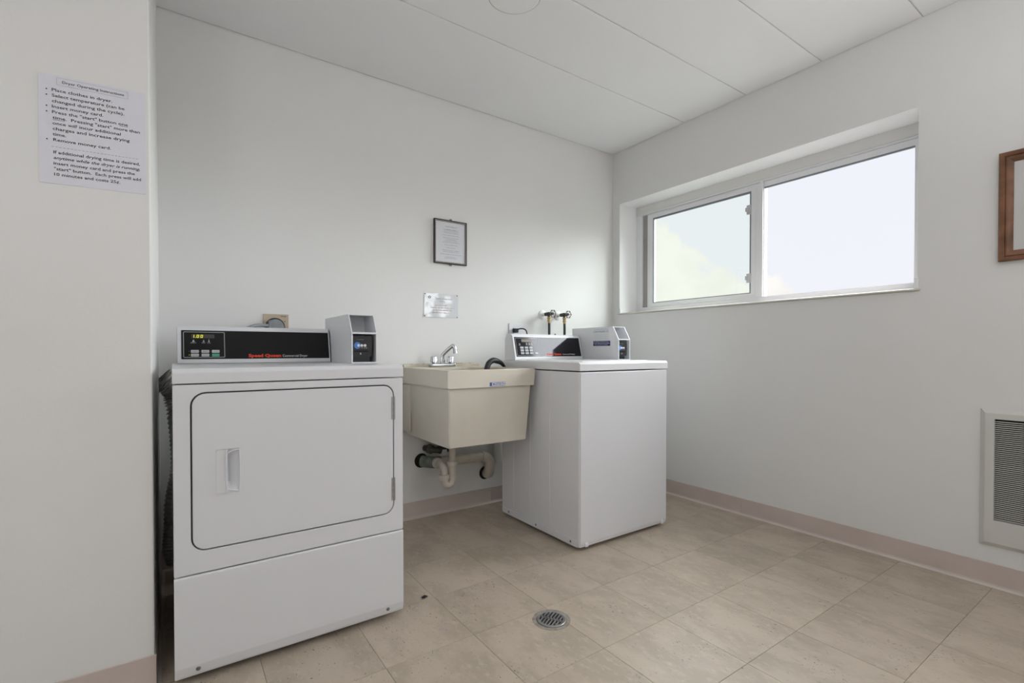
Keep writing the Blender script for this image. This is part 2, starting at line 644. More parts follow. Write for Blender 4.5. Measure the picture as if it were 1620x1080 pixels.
def rect_bm(bm, O, U, V, x0, y0, x1, y1, lift=0.0003, th=0.0):
    O, U, V = Vector(O), Vector(U).normalized(), Vector(V).normalized()
    Nn = U.cross(V)
    q = [bm.verts.new(O + U * a + V * b + Nn * lift) for a, b in ((x0, y0), (x1, y0), (x1, y1), (x0, y1))]
    f = bm.faces.new(q)
    if th > 0:
        q2 = [bm.verts.new(O + U * a + V * b + Nn * (lift - th)) for a, b in ((x0, y0), (x1, y0), (x1, y1), (x0, y1))]
        for i in range(4):
            j = (i + 1) % 4
            bm.faces.new((q[j], q[i], q2[i], q2[j]))
        bm.faces.new(q2[::-1])


def squiggle(bm, O, U, V, x0, x1, y, h, gap=True):
    """a run of small word-like strokes: print too small to read"""
    x = x0
    while x < x1 - h:
        w = min(random.uniform(1.5, 4.5) * h, x1 - x)
        n = max(1, int(w / (h * 0.7)))
        for k in range(n):
            a = x + w * k / n
            hh = h * random.choice((0.7, 0.7, 1.0))
            rect_bm(bm, O, U, V, a, y, a + w / n * 0.62, y + hh)
        x += w + h * 0.8


# ================================================================== room structure
H = 2.532
XL, YR = -4.30, -4.20          # far-left wall and rear wall planes
PX, PY = -2.893, -0.925        # corner of the projecting wall on the left

# floor: dark bedding with separate tiles let into it
fl = struct('floor', box(NB(), (XL, YR, -0.12), (0.0, 0.0, -0.0035)), M['mortar'])
TP = 0.319
TY = 0.3175
std = NB()
box(std, (-TP / 2 + 0.0005, -TY / 2 + 0.0005, -0.0034), (TP / 2 - 0.0005, TY / 2 - 0.0005, 0.0), 0.0006, 1)
tile_me = bpy.data.meshes.new('tile')
std.to_mesh(tile_me)
std.free()
tile_me.materials.append(M['tile'])
fl_w = parent_world(fl)
DRAIN = (-1.693, -1.316)
for i in range(-6, 10):
    x0 = -2.617 + TP * i
    x1 = x0 + TP
    for j in range(-1, 14):
        y1 = -0.28 - TY * j
        y0 = y1 - TY
        if x1 > 0.02 + TP or y0 < YR - TY or x0 < XL - TP:
            continue
        cx0, cx1, cy0, cy1 = max(x0, XL + 0.001), min(x1, -0.004), max(y0, YR + 0.001), min(y1, -0.004)
        if cx1 <= PX + 0.02:
            cy1 = min(cy1, PY - 0.004)
        elif cx0 < PX and cy0 > PY - 0.05:
            cx0 = PX + 0.003
        if cx1 - cx0 < 0.012 or cy1 - cy0 < 0.012:
            continue
        full = abs(cx1 - cx0 - TP) < 1e-6 and abs(cy1 - cy0 - TY) < 1e-6
        if full:
            me = tile_me
        else:
            b = NB()
            w, h = cx1 - cx0, cy1 - cy0
            box(b, (-w / 2 + 0.0005, -h / 2 + 0.0005, -0.0034), (w / 2 - 0.0005, h / 2 - 0.0005, 0.0), 0.0006, 1)
            me = bpy.data.meshes.new('tile')
            b.to_mesh(me)
            b.free()
            me.materials.append(M['tile'])
        t = bpy.data.objects.new('tile', me)
        COL.objects.link(t)
        t.parent = fl
        t.location = Vector(((cx0 + cx1) / 2, (cy0 + cy1) / 2, random.uniform(-0.0001, 0.0))) - fl_w

# ceiling: long panels with recessed joints
ce = struct('ceiling', box(NB(), (XL, YR, H + 0.004), (0.0, 0.0, H + 0.15)), M['ceiling'])
joints = [-0.003, -0.66, -1.09, -1.505, -1.93, -2.35, -2.78, -3.2, -3.62, YR + 0.003]
for a, b in zip(joints, joints[1:]):
    bm = box(NB(), (XL + 0.002, b + 0.002, H), (-0.002, a - 0.002, H + 0.0039), 0.0025, 2)
    obj('ceiling_panel', bm, M['ceiling'], ce, 0)

# walls
struct('wall_back', box(NB(), (PX, 0.0, -0.1), (0.4, 0.15, H + 0.15)), M['wall'])
struct('wall_left', box(NB(), (XL, PY, -0.1), (PX, 0.15, H + 0.15), 0.004, 2), M['wall'])
struct('wall_far_left', box(NB(), (XL - 0.15, YR, -0.1), (XL, PY, H + 0.15)), M['wall'])
struct('wall_rear', box(NB(), (XL - 0.15, YR - 0.15, -0.1), (0.0, YR, H + 0.15)), M['wall'])
WY0, WY1, WZ0, WZ1 = -1.918, -0.075, 1.288, 2.128     # window opening
WT = 0.28
bm = NB()
box(bm, (0.0, YR - 0.15, -0.1), (WT, 0.0, WZ0 - 0.012))
box(bm, (0.0, YR - 0.15, WZ1), (WT, 0.0, H + 0.15))
box(bm, (0.0, WY1, WZ0 - 0.012), (WT, 0.0, WZ1))
box(bm, (0.0, YR - 0.15, WZ0 - 0.012), (WT, WY0, WZ1))
struct('wall_right', bm, M['wall'])


# vinyl cove base, sheen of the toe put into a lighter colour, cut in lengths
def coved(name, runs, h=0.1):
    root = None
    for (ax, a, b, face, sgn) in runs:
        # profile in (distance from wall, z)
        prof = [(0.0005, 0.0), (0.013, 0.0), (0.0125, 0.002), (0.007, 0.006), (0.004, 0.014), (0.003, h - 0.002), (0.0015, h), (0.0005, h)]
        toe = [(0.0127, 0.0), (0.0155, 0.0), (0.0155, 0.0015), (0.0080, 0.0075), (0.0068, 0.0075)]
        for nm, pr, mm in (('section', prof, M['vinyl_base']), ('toe_strip', toe, M['toe_sheen'])):
            pts = [(face + sgn * d, z) for d, z in pr]
            o_bm = NB()
            prism(o_bm, pts, ax, a, b)
            if root is None:
                root = struct(name, o_bm, mm, None)
                root['kind'] = 'structure'
            else:
                obj(nm, o_bm, mm, root, 0)
    return root


coved('baseboard_back', [('x', PX, -2.10, 0.0, -1), ('x', -2.099, -1.13, 0.0, -1), ('x', -1.129, -0.008, 0.0, -1)])
coved('baseboard_right', [('y', -1.07, -0.008, 0.0, -1), ('y', -2.60, -1.071, 0.0, -1), ('y', YR, -2.601, 0.0, -1)])
coved('baseboard_left', [('x', XL, PX + 0.004, PY, -1), ('y', PY - 0.006, -0.016, PX, 1)])

# ------------------------------------------------------------------ window
FX = 0.19
b = NB()
# outer frame
ring_prism(b, [(WY0, WZ0), (WY1, WZ0), (WY1, WZ1), (WY0, WZ1)], [(-1.875, 1.335), (-0.136, 1.335), (-0.136, 2.054), (-1.875, 2.054)], 'x', FX, FX + 0.075)
win = struct('window_1', b, M['frame'])
fw = win
obj('header_panel', box(NB(), (FX - 0.004, WY0 + 0.001, 2.066), (FX, WY1 - 0.001, WZ1 - 0.001), 0.0015, 2), M['header'], fw)
obj('header_bead', box(NB(), (FX - 0.008, WY0 + 0.001, 2.056), (FX, WY1 - 0.001, 2.064), 0.002, 2), M['frame'], fw)
obj('jamb_groove', box(NB(), (FX + 0.012, -0.186, 1.338), (FX + 0.03, -0.137, 2.053)), M['groove'], fw)
# left sliding sash
sy0, sy1, sz0, sz1 = -1.072, -0.186, 1.337, 2.052
gy0, gy1, gz0, gz1 = -1.012, -0.240, 1.366, 2.014
b = ring_prism(NB(), [(sy0, sz0), (sy1, sz0), (sy1, sz1), (sy0, sz1)], [(gy0, gz0), (gy1, gz0), (gy1, gz1), (gy0, gz1)], 'x', FX + 0.004, FX + 0.034)
sash = obj('sliding_sash', b, M['frame'], fw, 0)
b = ring_prism(NB(), [(gy0 - 0.0015, gz0 - 0.0015), (gy1 + 0.0015, gz0 - 0.0015), (gy1 + 0.0015, gz1 + 0.0015), (gy0 - 0.0015, gz1 + 0.0015)],
               [(gy0 + 0.007, gz0 + 0.004), (gy1 - 0.006, gz0 + 0.004), (gy1 - 0.006, gz1 - 0.011), (gy0 + 0.007, gz1 - 0.011)], 'x', FX + 0.003, FX + 0.012)
obj('gasket', b, M['gasket'], sash, 0)
b = ring_prism(NB(), [(sy0 + 0.028, sz0 + 0.01), (sy1 - 0.016, sz0 + 0.01), (sy1 - 0.016, sz1 - 0.014), (sy0 + 0.028, sz1 - 0.014)],
               [(sy0 + 0.032, sz0 + 0.014), (sy1 - 0.020, sz0 + 0.014), (sy1 - 0.020, sz1 - 0.018), (sy0 + 0.032, sz1 - 0.018)], 'x', FX + 0.001, FX + 0.006)
obj('sash_bead', b, M['frame'], sash, 0)
obj('pane', box(NB(), (FX + 0.018, gy0 - 0.001, gz0 - 0.001), (FX + 0.020, gy1 + 0.001, gz1 + 0.001)), M['glass_tint'], sash, 0)
for z0 in (1.432, 1.868):
    b = box(NB(), (FX - 0.010, -1.016, z0), (FX + 0.004, -0.990, z0 + 0.060), 0.003, 2)
    box(b, (FX - 0.015, -1.006, z0 + 0.018), (FX - 0.008, -0.984, z0 + 0.044), 0.002, 2)
    obj('latch', b, M['latch'], sash)
# meeting stile
obj('meeting_stile', box(NB(), (FX - 0.006, -1.093, 1.336), (FX + 0.05, -1.0735, 2.060), 0.0015, 2), M['frame'], fw)
# right fixed light
b = ring_prism(NB(), [(-1.874, 1.336), (-1.094, 1.336), (-1.094, 2.053), (-1.874, 2.053)], [(-1.850, 1.338), (-1.097, 1.338), (-1.097, 2.018), (-1.850, 2.018)], 'x', FX + 0.006, FX + 0.036)
fs = obj('fixed_sash', b, M['frame'], fw, 0)
obj('gasket', box(NB(), (FX + 0.004, -1.850, 2.011), (FX + 0.016, -1.097, 2.0185)), M['gasket'], fs, 0)
obj('pane', box(NB(), (FX + 0.020, -1.851, 1.3375), (FX + 0.022, -1.0965, 2.019)), M['glass_clear'], fs, 0)
# plaster reveal lining, sill board with a rounded nose, small end trims
b = box(NB(), (0.0015, WY0 + 0.0005, WZ1 - 0.0015), (FX, WY1 - 0.0005, WZ1))
box(b, (0.0015, WY1 - 0.0015, WZ0), (FX, WY1 + 0.0, WZ1 - 0.0016))
box(b, (0.0015, WY0, WZ0), (FX, WY0 + 0.0015, WZ1 - 0.0016))
obj('reveal_lining', b, M['reveal'], fw, 0)
obj('window_sill', box(NB(), (-0.012, WY0 - 0.012, WZ0 - 0.0115), (FX + 0.02, WY1 + 0.012, WZ0 - 0.0005), 0.004, 2), M['sill'], fw)
obj('sill_end_trim', box(NB(), (-0.001, WY1 - 0.010, WZ0), (FX - 0.02, WY1 - 0.002, WZ0 + 0.036), 0.001, 1), M['reveal'], fw)
obj('sill_end_trim', box(NB(), (-0.006, WY0 - 0.004, WZ0), (FX - 0.02, WY0 + 0.012, WZ0 + 0.052), 0.002, 1), M['reveal'], fw)


# ================================================================== dryer
def foot(root, x, y, z):
    b = NB()
    lathe(b, [(0.018, 0.0), (0.020, 0.003), (0.018, 0.008), (0.007, 0.010), (0.007, z)], (x, y, 0.0), 'z', 16)
    obj('foot', b, M['black'], root)


DX0, DX1, DY0, DY1 = -2.845, -2.136, -0.977, -0.275
dry = thing('clothes_dryer', 'white front-loading commercial dryer with square door and black control panel, left of the sink', 'dryer', ((DX0 + DX1) / 2, (DY0 + DY1) / 2, 0))
for x in (DX0 + 0.06, DX1 - 0.06):
    for y in (DY0 + 0.07, DY1 - 0.06):
        foot(dry, x, y, 0.03)
b = NB()
box(b, (DX0 + 0.001, DY0 + 0.034, 0.022), (DX1 - 0.001, DY1, 0.896), 0.004, 2)
obj('cabinet', b, M['enamel_side'], dry)
# front sheet with door opening recess
DW0, DW1, DZ0, DZ1 = -2.8005, -2.172, 0.397, 0.873
cx, cz = (DW0 + DW1) / 2, (DZ0 + DZ1) / 2
w, h = DW1 - DW0, DZ1 - DZ0
b = NB()
seg = 6
inner = shift(rrect(w + 0.002, h + 0.002, 0.040, seg), cx, cz)
ow, oh = DX1 - DX0, 0.8985 - 0.3305
ocx, ocz = (DX0 + DX1) / 2, (0.8985 + 0.3305) / 2
outer = shift(rrect(ow, oh, 0.006, seg), ocx, ocz)
ring_prism(b, outer, inner, 'y', DY0 + 0.0006, DY0 + 0.0345)
es = [e for e in b.edges if abs(e.verts[0].co.y - DY0 - 0.0006) < 1e-5 and abs(e.verts[1].co.y - DY0 - 0.0006) < 1e-5 and
      len(e.link_faces) == 2 and abs(e.calc_face_angle(0)) > 1.0]
bmesh.ops.bevel(b, geom=es, offset=0.0035, segments=2, affect='EDGES', profile=0.5)
obj('front_panel', b, M['enamel'], dry)
obj('door_gap', ring_prism(NB(), shift(rrect(w + 0.001, h + 0.001, 0.0395, seg), cx, cz), shift(rrect(w - 0.03, h - 0.03, 0.030, seg), cx, cz), 'y', DY0 + 0.0085, DY0 + 0.0105), M['seam'], dry, 0)
# door with recessed pull
door_b = NB()
HX0, HX1, HZ0, HZ1 = -2.738, -2.673, 0.563, 0.697
hole = [(HX0, HZ0), (HX1, HZ0), (HX1, HZ1), (HX0, HZ1)]
n_out = shift(rrect(w - 0.006, h - 0.006, 0.036, seg), cx, cz)
# outline of the hole with the same number of points as the door edge
m_in = shift(rrect(HX1 - HX0, HZ1 - HZ0, 0.004, seg), (HX0 + HX1) / 2, (HZ0 + HZ1) / 2)
ring_prism(door_b, n_out, m_in, 'y', DY0 - 0.0012, DY0 + 0.009)
es = [e for e in door_b.edges if all(abs(v.co.y - DY0 + 0.0012) < 1e-5 and not (HX0 - 0.01 < v.co.x < HX1 + 0.01 and HZ0 - 0.01 < v.co.z < HZ1 + 0.01) for v in e.verts) and len(e.link_faces) == 2 and abs(e.calc_face_angle(0)) > 1.0]
bmesh.ops.bevel(door_b, geom=es, offset=0.003, segments=2, affect='EDGES', profile=0.5)
door = obj('door', door_b, M['enamel'], dry)
# handle: moulded insert, sloping plate on the left and a scooped pocket on the right with a bowed rim
b = NB()
yF = DY0 - 0.002
hx0, hx1, hz0, hz1 = HX0 + 0.0001, HX1 - 0.0001, HZ0 + 0.0001, HZ1 - 0.0001
NZ = 13
pro = []
for k in range(NZ):
    t = k / (NZ - 1)
    z = hz0 + (hz1 - hz0) * t
    q = 1 - (2 * t - 1) ** 2                     # bows in the middle
    end = min(1.0, 5.0 * min(t, 1 - t))           # 0 at both ends
    xl = hx0 + 0.030 - 0.002 * q                  # pocket's left lip
    xr = hx1 - 0.003 + 0.002 * q
    dpt = 0.024 * end
    row = [(hx0, yF + 0.001), (hx0 + 0.004, yF - 0.001), (xl - 0.006, yF - 0.003), (xl - 0.0015, yF - 0.007), (xl, yF - 0.006)]
    row += [(xl + 0.001, yF + dpt * 0.85), (xl + 0.008, yF + dpt), (xl + 0.4 * (xr - xl), yF + dpt * 0.7),
            (xl + 0.75 * (xr - xl), yF + dpt * 0.25), (xr - 0.0015, yF - 0.001), (xr - 0.0005, yF - 0.006), (xr + 0.0005, yF - 0.006), (min(xr + 0.0015, hx1), yF + 0.002)]
    pro.append([b.verts.new((x, y, z)) for x, y in row])
for a, c in zip(pro, pro[1:]):
    for i in range(len(a) - 1):
        b.faces.new((a[i], a[i + 1], c[i + 1], c[i]))
bmesh.ops.recalc_face_normals(b, faces=b.faces)
obj('handle', b, M['plastic_white'], door, 50)
b = NB()
xl_, xr_ = hx0 + 0.029, hx1 - 0.002
rim = []
for k in range(9):
    t = k / 8
    rim.append((xl_ - 0.002 * (1 - (2 * t - 1) ** 2), yF - 0.0068, hz0 + 0.012 + (hz1 - hz0 - 0.024) * t))
for k in range(1, 6):
    t = k / 6
    rim.append((xl_ + (xr_ - xl_) * t, yF - 0.0066, hz1 - 0.012 + 0.009 * math.sin(t * PI / 2)))
for k in range(9):
    t = 1 - k / 8
    rim.append((xr_ + 0.002 * (1 - (2 * t - 1) ** 2), yF - 0.0060, hz0 + 0.003 + (hz1 - hz0 - 0.006) * t))
for k in range(1, 7):
    t = 1 - k / 6
    rim.append((xl_ + (xr_ - xl_) * t, yF - 0.0066, hz0 + 0.012 - 0.009 * math.sin(t * PI / 2)))
tube(b, rim, 0.0015, 8)
obj('handle_rim', b, M['plastic_white'], door, 60)
for z0 in (0.745, 0.445):
    b = NB()
    lathe(b, [(0.0032, 0), (0.0036, 0.002), (0.0036, 0.082), (0.0032, 0.084)], (DW1 + 0.001, DY0 - 0.002, z0), 'z', 12)
    for k in (0.027, 0.055):
        lathe(b, [(0.0041, 0), (0.0041, 0.002)], (DW1 + 0.001, DY0 - 0.002, z0 + k), 'z', 12)
    box(b, (DW1 - 0.010, DY0 - 0.0022, z0), (DW1, DY0 - 0.0010, z0 + 0.084), 0.0004, 1)
    obj('hinge', b, M['steel'], door)
# lower access panel, folded bottom edge with two screws
b = NB()
prism(b, [(DY0 + 0.0115, 0.034), (DY0 + 0.006, 0.024), (DY0 + 0.003, 0.032), (DY0 - 0.002, 0.058), (DY0 - 0.002, 0.3225), (DY0 + 0.0005, 0.3275), (DY0 + 0.0115, 0.3275)], 'x', DX0, DX1, 0.0022)
lp = obj('lower_panel', b, M['enamel'], dry)
for x in (-2.786, -2.196):
    b = NB()
    lathe(b, [(0.0001, 0.0), (0.004, -0.0005), (0.0055, 0.0015), (0.0065, 0.004)], (x, DY0 - 0.004, 0.045), 'y', 14)
    obj('screw', b, M['screw'], lp)
# top panel
b = NB()
prism(b, [(DY0 - 0.003, 0.9015), (DY0 - 0.003, 0.934), (DY0 + 0.006, 0.9465), (DY1, 0.9465), (DY1, 0.9015)], 'x', DX0 - 0.001, DX1 + 0.001, 0.003)
obj('top_panel', b, M['enamel'], dry)
# console
CX0, CX1 = -2.830, -2.249
cb, ct = 0.947, 1.099
yb, yt = -0.402, -0.372


def console(root, X0, X1, yb, yt, yback, zb, zt, mm):
    b = NB()
    prism(b, [(yb, zb), (yb, zb + 0.010), (yt, zt - 0.010), (yt + 0.016, zt), (yback - 0.02, zt), (yback, zt - 0.03), (yback, zb)], 'x', X0, X1, 0.004)
    return obj('console', b, mm, root)


con = console(dry, CX0, CX1, yb, yt, -0.278, cb, ct, M['enamel'])


def face_frame(X0, yb, yt, zb, zt):
    """origin and axes of the sloped front face"""
    V = Vector((0, yt - yb, (zt - 0.010) - (zb + 0.010))).normalized()
    return Vector((X0, yb, zb + 0.010)), Vector((1, 0, 0)), V


O, U, V = face_frame(CX0, yb, yt, cb, ct)


def slab_on(O, U, V, x0, y0, x1, y1, lift, th, r=0.0, seg=4):
    """thin plate with rounded corners lying on a face"""
    b = NB()
    N_ = U.cross(V)
    pts = rrect(x1 - x0, y1 - y0, max(r, 0.0002), seg)
    pts = shift(pts, (x0 + x1) / 2, (y0 + y1) / 2)
    va = [b.verts.new(O + U * x + V * y + N_ * (lift + th)) for x, y in pts]
    vb = [b.verts.new(O + U * x + V * y + N_ * lift) for x, y in pts]
    b.faces.new(va)
    b.faces.new(vb[::-1])
    n = len(pts)
    for i in range(n):
        b.faces.new((va[i], vb[i], vb[(i + 1) % n], va[(i + 1) % n]))
    bmesh.ops.recalc_face_normals(b, faces=b.faces)
    return b


def ring_on(O, U, V, x0, y0, x1, y1, t, lift, th, r=0.004):
    b = NB()
    N_ = U.cross(V)
    cx, cy = (x0 + x1) / 2, (y0 + y1) / 2
    o_ = shift(rrect(x1 - x0, y1 - y0, r, 4), cx, cy)
    i_ = shift(rrect(x1 - x0 - 2 * t, y1 - y0 - 2 * t, max(r - t, 0.0005), 4), cx, cy)
    n = len(o_)
    A = [b.verts.new(O + U * x + V * y + N_ * (lift + th)) for x, y in o_]
    B = [b.verts.new(O + U * x + V * y + N_ * (lift + th)) for x, y in i_]
    for k in range(n):
        j = (k + 1) % n
        b.faces.new((A[k], A[j], B[j], B[k]))
    return b


# black control panel and what is printed on it
px0, px1, py0, py1 = 0.0145, 0.5745, 0.0085, 0.1265
obj('control_panel', slab_on(O, U, V, px0, py0, px1, py1, 0.0, 0.0012, 0.001), M['panel_black'], con, 0)
L1 = 0.0014
bm = ring_on(O, U, V, 0.021, 0.0145, 0.163, 0.1205, 0.0022, L1, 0.0002)
obj('panel_outline', bm, M['silver_print'], con, 0)
obj('display', slab_on(O, U, V, 0.048, 0.094, 0.127, 0.110, L1, 0.0003, 0.001), M['display'], con, 0)
bm = NB()
# seven-segment digits 1.00


def seg7(bm, x, y, w, h, segs, t, lift):
    S7 = {'a': (0, h - t, w, h), 'd': (0, 0, w, t), 'g': (0, h / 2 - t / 2, w, h / 2 + t / 2), 'f': (0, h / 2, t, h), 'b': (w - t, h / 2, w, h), 'e': (0, 0, t, h / 2), 'c': (w - t, 0, w, h / 2)}
    for s_ in segs:
        a = S7[s_]
        sk = 0.12
        rect_bm(bm, O, U, V, x + a[0] + a[1] * sk, y + a[1], x + a[2] + a[1] * sk, y + a[3], lift)


seg7(bm, 0.050, 0.0955, 0.0075, 0.0125, 'bc', 0.0022, 0.0020)
rect_bm(bm, O, U, V, 0.0605, 0.0955, 0.0627, 0.0977, 0.0020)
seg7(bm, 0.0655, 0.0955, 0.0080, 0.0125, 'abcdef', 0.0022, 0.0020)
seg7(bm, 0.0785, 0.0955, 0.0080, 0.0125, 'abcdef', 0.0022, 0.0020)
obj('display_digits', bm, M['led'], con, 0)
bm = NB()
for k, x in enumerate((0.045, 0.083, 0.102)):
    w_ = (0.020, 0.013, 0.011)[k]
    text_bm(bm, ('READY', 'DRY', 'COOL')[k], O + U * x + V * 0.073, U, V, w_, 0.0030, 0.02, lift=L1 + 0.0003)
    prism_pts = [(x + w_ * .25, 0.078), (x + w_ * .75, 0.078), (x + w_ * .5, 0.089 if k < 2 else 0.092)]
    q = [bm.verts.new(O + U * a + V * c + U.cross(V) * (L1 + 0.0003)) for a, c in prism_pts]
    bm.faces.new(q)
obj('indicator_print', bm, M['silver_print'], con, 0)
names = [['HIGH', 'MED', 'LOW'], ['PERM', 'DELICATE', 'START']]
for r_ in range(2):
    for c_ in range(3):
        x = 0.046 + 0.0355 * c_
        y = 0.0340 - 0.0150 * r_
        green = (r_ == 1 and c_ == 2)
        obj('button', slab_on(O, U, V, x, y, x + 0.0265, y + 0.0115, L1 - 0.0004, 0.0014, 0.002), M['button_green'] if green else M['button'], con, 0)
bm = NB()
for r_ in range(2):
    for c_ in range(3):
        x = 0.046 + 0.0355 * c_
        y = 0.0340 - 0.0150 * r_
        text_bm(bm, names[r_][c_], O + U * (x + 0.005) + V * (y + 0.0042), U, V, 0.017, 0.0034, 0.01, lift=L1 + 0.0012)
        rect_bm(bm, O, U, V, x - 0.0068, y + 0.0048, x - 0.0050, y + 0.0066, L1 + 0.0010)
obj('button_print', bm, M['ink_grey'], con, 0)
bm = NB()
rect_bm(bm, O, U, V, 0.0395, 0.0238, 0.0420, 0.0262, L1 + 0.0013)
obj('indicator_light', bm, M['led'], con, 0)
bm = NB()
text_bm(bm, 'Speed Queen', O + U * 0.2480 + V * 0.0155, U, V, 0.125, 0.0125, 0.045, lift=L1)
obj('brand_lettering', bm, M['red_print'], con, 0)
bm = NB()
text_bm(bm, 'Commercial Dryer', O + U * 0.3790 + V * 0.0155, U, V, 0.102, 0.0100, 0.004, lift=L1)
obj('model_lettering', bm, M['white_print'], con, 0)


# ================================================================== card reader boxes
def reader_box(label, X0, X1, yf, ybk, zb, grp, washer):
    """sloping-front steel case open at the front: shelf above, reader below"""
    root = thing('card_reader_box', label, 'card reader', ((X0 + X1) / 2, (yf + ybk) / 2, zb), grp)
    zm, zt = zb + 0.124, zb + 0.204
    yt_ = yf + 0.046
    t = 0.003
    side = [(yf, zb), (yf, zm), (yt_, zt), (yt_ + 0.16, zt + 0.0), (ybk, zt + 0.0), (ybk, zb)]
    b = NB()
    prism(b, side, 'x', X0, X0 + t)
    prism(b, side, 'x', X1 - t, X1)
    box(b, (X0 + t, yf, zb), (X1 - t, ybk, zb + t))
    prism(b, [(yt_, zt - t), (yt_, zt), (ybk, zt), (ybk, zt - t)], 'x', X0 + t, X1 - t)
    box(b, (X0 + t, yf + 0.155, zb + t), (X1 - t, yf + 0.158, zt - t))
    obj('housing', b, M['box_grey'], root, 0)
    # bright folded lips round the two openings
    b = NB()
    box(b, (X0 - 0.0004, yf - 0.0015, zb), (X0 + 0.0045, yf + 0.001, zm))
    box(b, (X1 - 0.0045, yf - 0.0015, zb), (X1 + 0.0004, yf + 0.001, zm))
    box(b, (X0 + 0.0045, yf - 0.0015, zb), (X1 - 0.0045, yf + 0.001, zb + 0.005))
    ring = [(X0 - 0.0004, X0 + 0.0035), (X1 - 0.0035, X1 + 0.0004)]
    for a, c in ring:
        prism(b, [(yf - 0.0015, zm), (yf + 0.0015, zm), (yt_ + 0.0015, zt), (yt_ - 0.0015, zt + 0.0005)], 'x', a, c)
    obj('front_lip', b, M['plastic_white'], root, 0)
    b = NB()
    prism(b, [(yf - 0.001, zm - 0.003), (yf - 0.001, zm + 0.004), (yf + 0.154, zm + 0.004), (yf + 0.154, zm - 0.003)], 'x', X0 + t, X1 - t)
    obj('shelf', b, M['box_grey'], root, 0)
    # black reader module
    rx0, rx1 = X0 + 0.0035, X1 - 0.019
    rz0, rz1 = zb + 0.026, zb + 0.113
    ry = yf + 0.010
    b = NB()
    prism(b, [(x, z) for x, z in shift(rrect(rx1 - rx0, rz1 - rz0, 0.009, 4), (rx0 + rx1) / 2, (rz0 + rz1) / 2)], 'y', ry, ry + 0.08)
    box(b, (rx0 + 0.004, ry + 0.012, zb + 0.0035), (rx1 - 0.003, ry + 0.07, rz0 + 0.004), 0.002, 1)
    rd = obj('reader', b, M['black'], root)
    Oo, Uu, Vv = Vector((rx0, ry, rz0)), Vector((1, 0, 0)), Vector((0, 0, 1))
    W_ = rx1 - rx0
    b = slab_on(Oo, Uu, Vv, 0.010, 0.020, W_ - 0.016, 0.027, 0.0, 0.0003, 0.001)
    obj('card_slot', b, M['hole'], rd, 0)
    b = NB()
    for k in range(3):
        lathe(b, [(0.0001, -0.0010), (0.0055, -0.0010), (0.0058, 0.0)], (rx0 + 0.028 + 0.0135 * k, ry, rz0 + 0.0475), 'y', 14)
    obj('key_disc', b, M['white_print'], rd, 0)
    b = NB()
    lathe(b, [(0.0001, -0.0004), (0.0135, -0.0004), (0.0140, 0.0)], (rx0 + 0.0235, ry, rz0 + 0.0475), 'y', 24)
    obj('blue_disc', b, M['blue_glow'], rd, 0)
    b = NB()
    text_bm(b, 'CARD READER', Oo + Uu * 0.021 + Vv * 0.071, Uu, Vv, 0.028, 0.002, 0.0, lift=0.0004)
    text_bm(b, 'PAY HERE', Oo + Uu * 0.038 + Vv * 0.0355, Uu, Vv, 0.026, 0.004, 0.0, lift=0.0004)
    rect_bm(b, Oo, Uu, Vv, 0.034, 0.010, 0.039, 0.017, 0.0004)
    obj('reader_print', b, M['silver_print'], rd, 0)
    return root


reader_box('pale grey slanted card reader box standing on the dryer top, beside its black control panel', -2.2435, -2.137, -0.700, -0.280, 0.947, 'card reader boxes on the machines', False)

# ================================================================== washer
WX0, WX1, WYF, WYB = -1.197, -0.530, -0.926, -0.235
was = thing('washing_machine', 'white top-loading commercial washing machine with glossy panel, right of the sink below the window corner', 'washing machine', ((WX0 + WX1) / 2, (WYF + WYB) / 2, 0))
for x in (WX0 + 0.05, WX1 - 0.05):
    for y in (WYF + 0.06, WYB - 0.06):
        foot(was, x, y, 0.03)
b = NB()
prism(b, [(WX0, WYF + 0.006), (WX0 + 0.006, WYF), (WX1 - 0.006, WYF), (WX1, WYF + 0.006), (WX1, WYB), (WX0, WYB)], 'z', 0.020, 0.892, 0.003)
wc = obj('cabinet', b, M['enamel_side'], was)
# front skin slightly proud, with a folded kick edge below
b = NB()
prism(b, [(WYF + 0.004, 0.030), (WYF - 0.0005, 0.026), (WYF - 0.003, 0.040), (WYF - 0.003, 0.887), (WYF + 0.002, 0.890), (WYF + 0.004, 0.890)], 'x', WX0 + 0.0045, WX1 - 0.003, 0.0015)
obj('front_panel', b, M['enamel'], was)
for x in (WX0 + 0.045, WX1 - 0.040):
    b = NB()
    prism(b, [(WYF - 0.0065, 0.020), (WYF - 0.0030, 0.018), (WYF - 0.0030, 0.040), (WYF - 0.0050, 0.038)], 'x', x - 0.010, x + 0.010)
    obj('kick_clip', b, M['enamel_side'], was)
# left side: two shallow pressed flutes and a bottom flange with three screws
for y in (-0.355, -0.515, -0.69):
    b = NB()
    box(b, (WX0 - 0.0012, y - 0.004, 0.075), (WX0 + 0.001, y + 0.004, 0.875), 0.001, 2)
    obj('side_rib', b, M['enamel_side'], was)
b = NB()
box(b, (WX0 - 0.0025, WYF + 0.014, 0.018), (WX0 + 0.001, WYB - 0.01, 0.052), 0.0012, 2)
sf = obj('side_flange', b, M['enamel_side'], was)
for y in (-0.310, -0.575, -0.862):
    b = NB()
    lathe(b, [(0.0001, -0.0035), (0.004, -0.003), (0.006, -0.0012), (0.0062, 0.0)], (WX0 - 0.0023, y, 0.036), 'x', 12)
    obj('screw', b, M['screw'], sf)
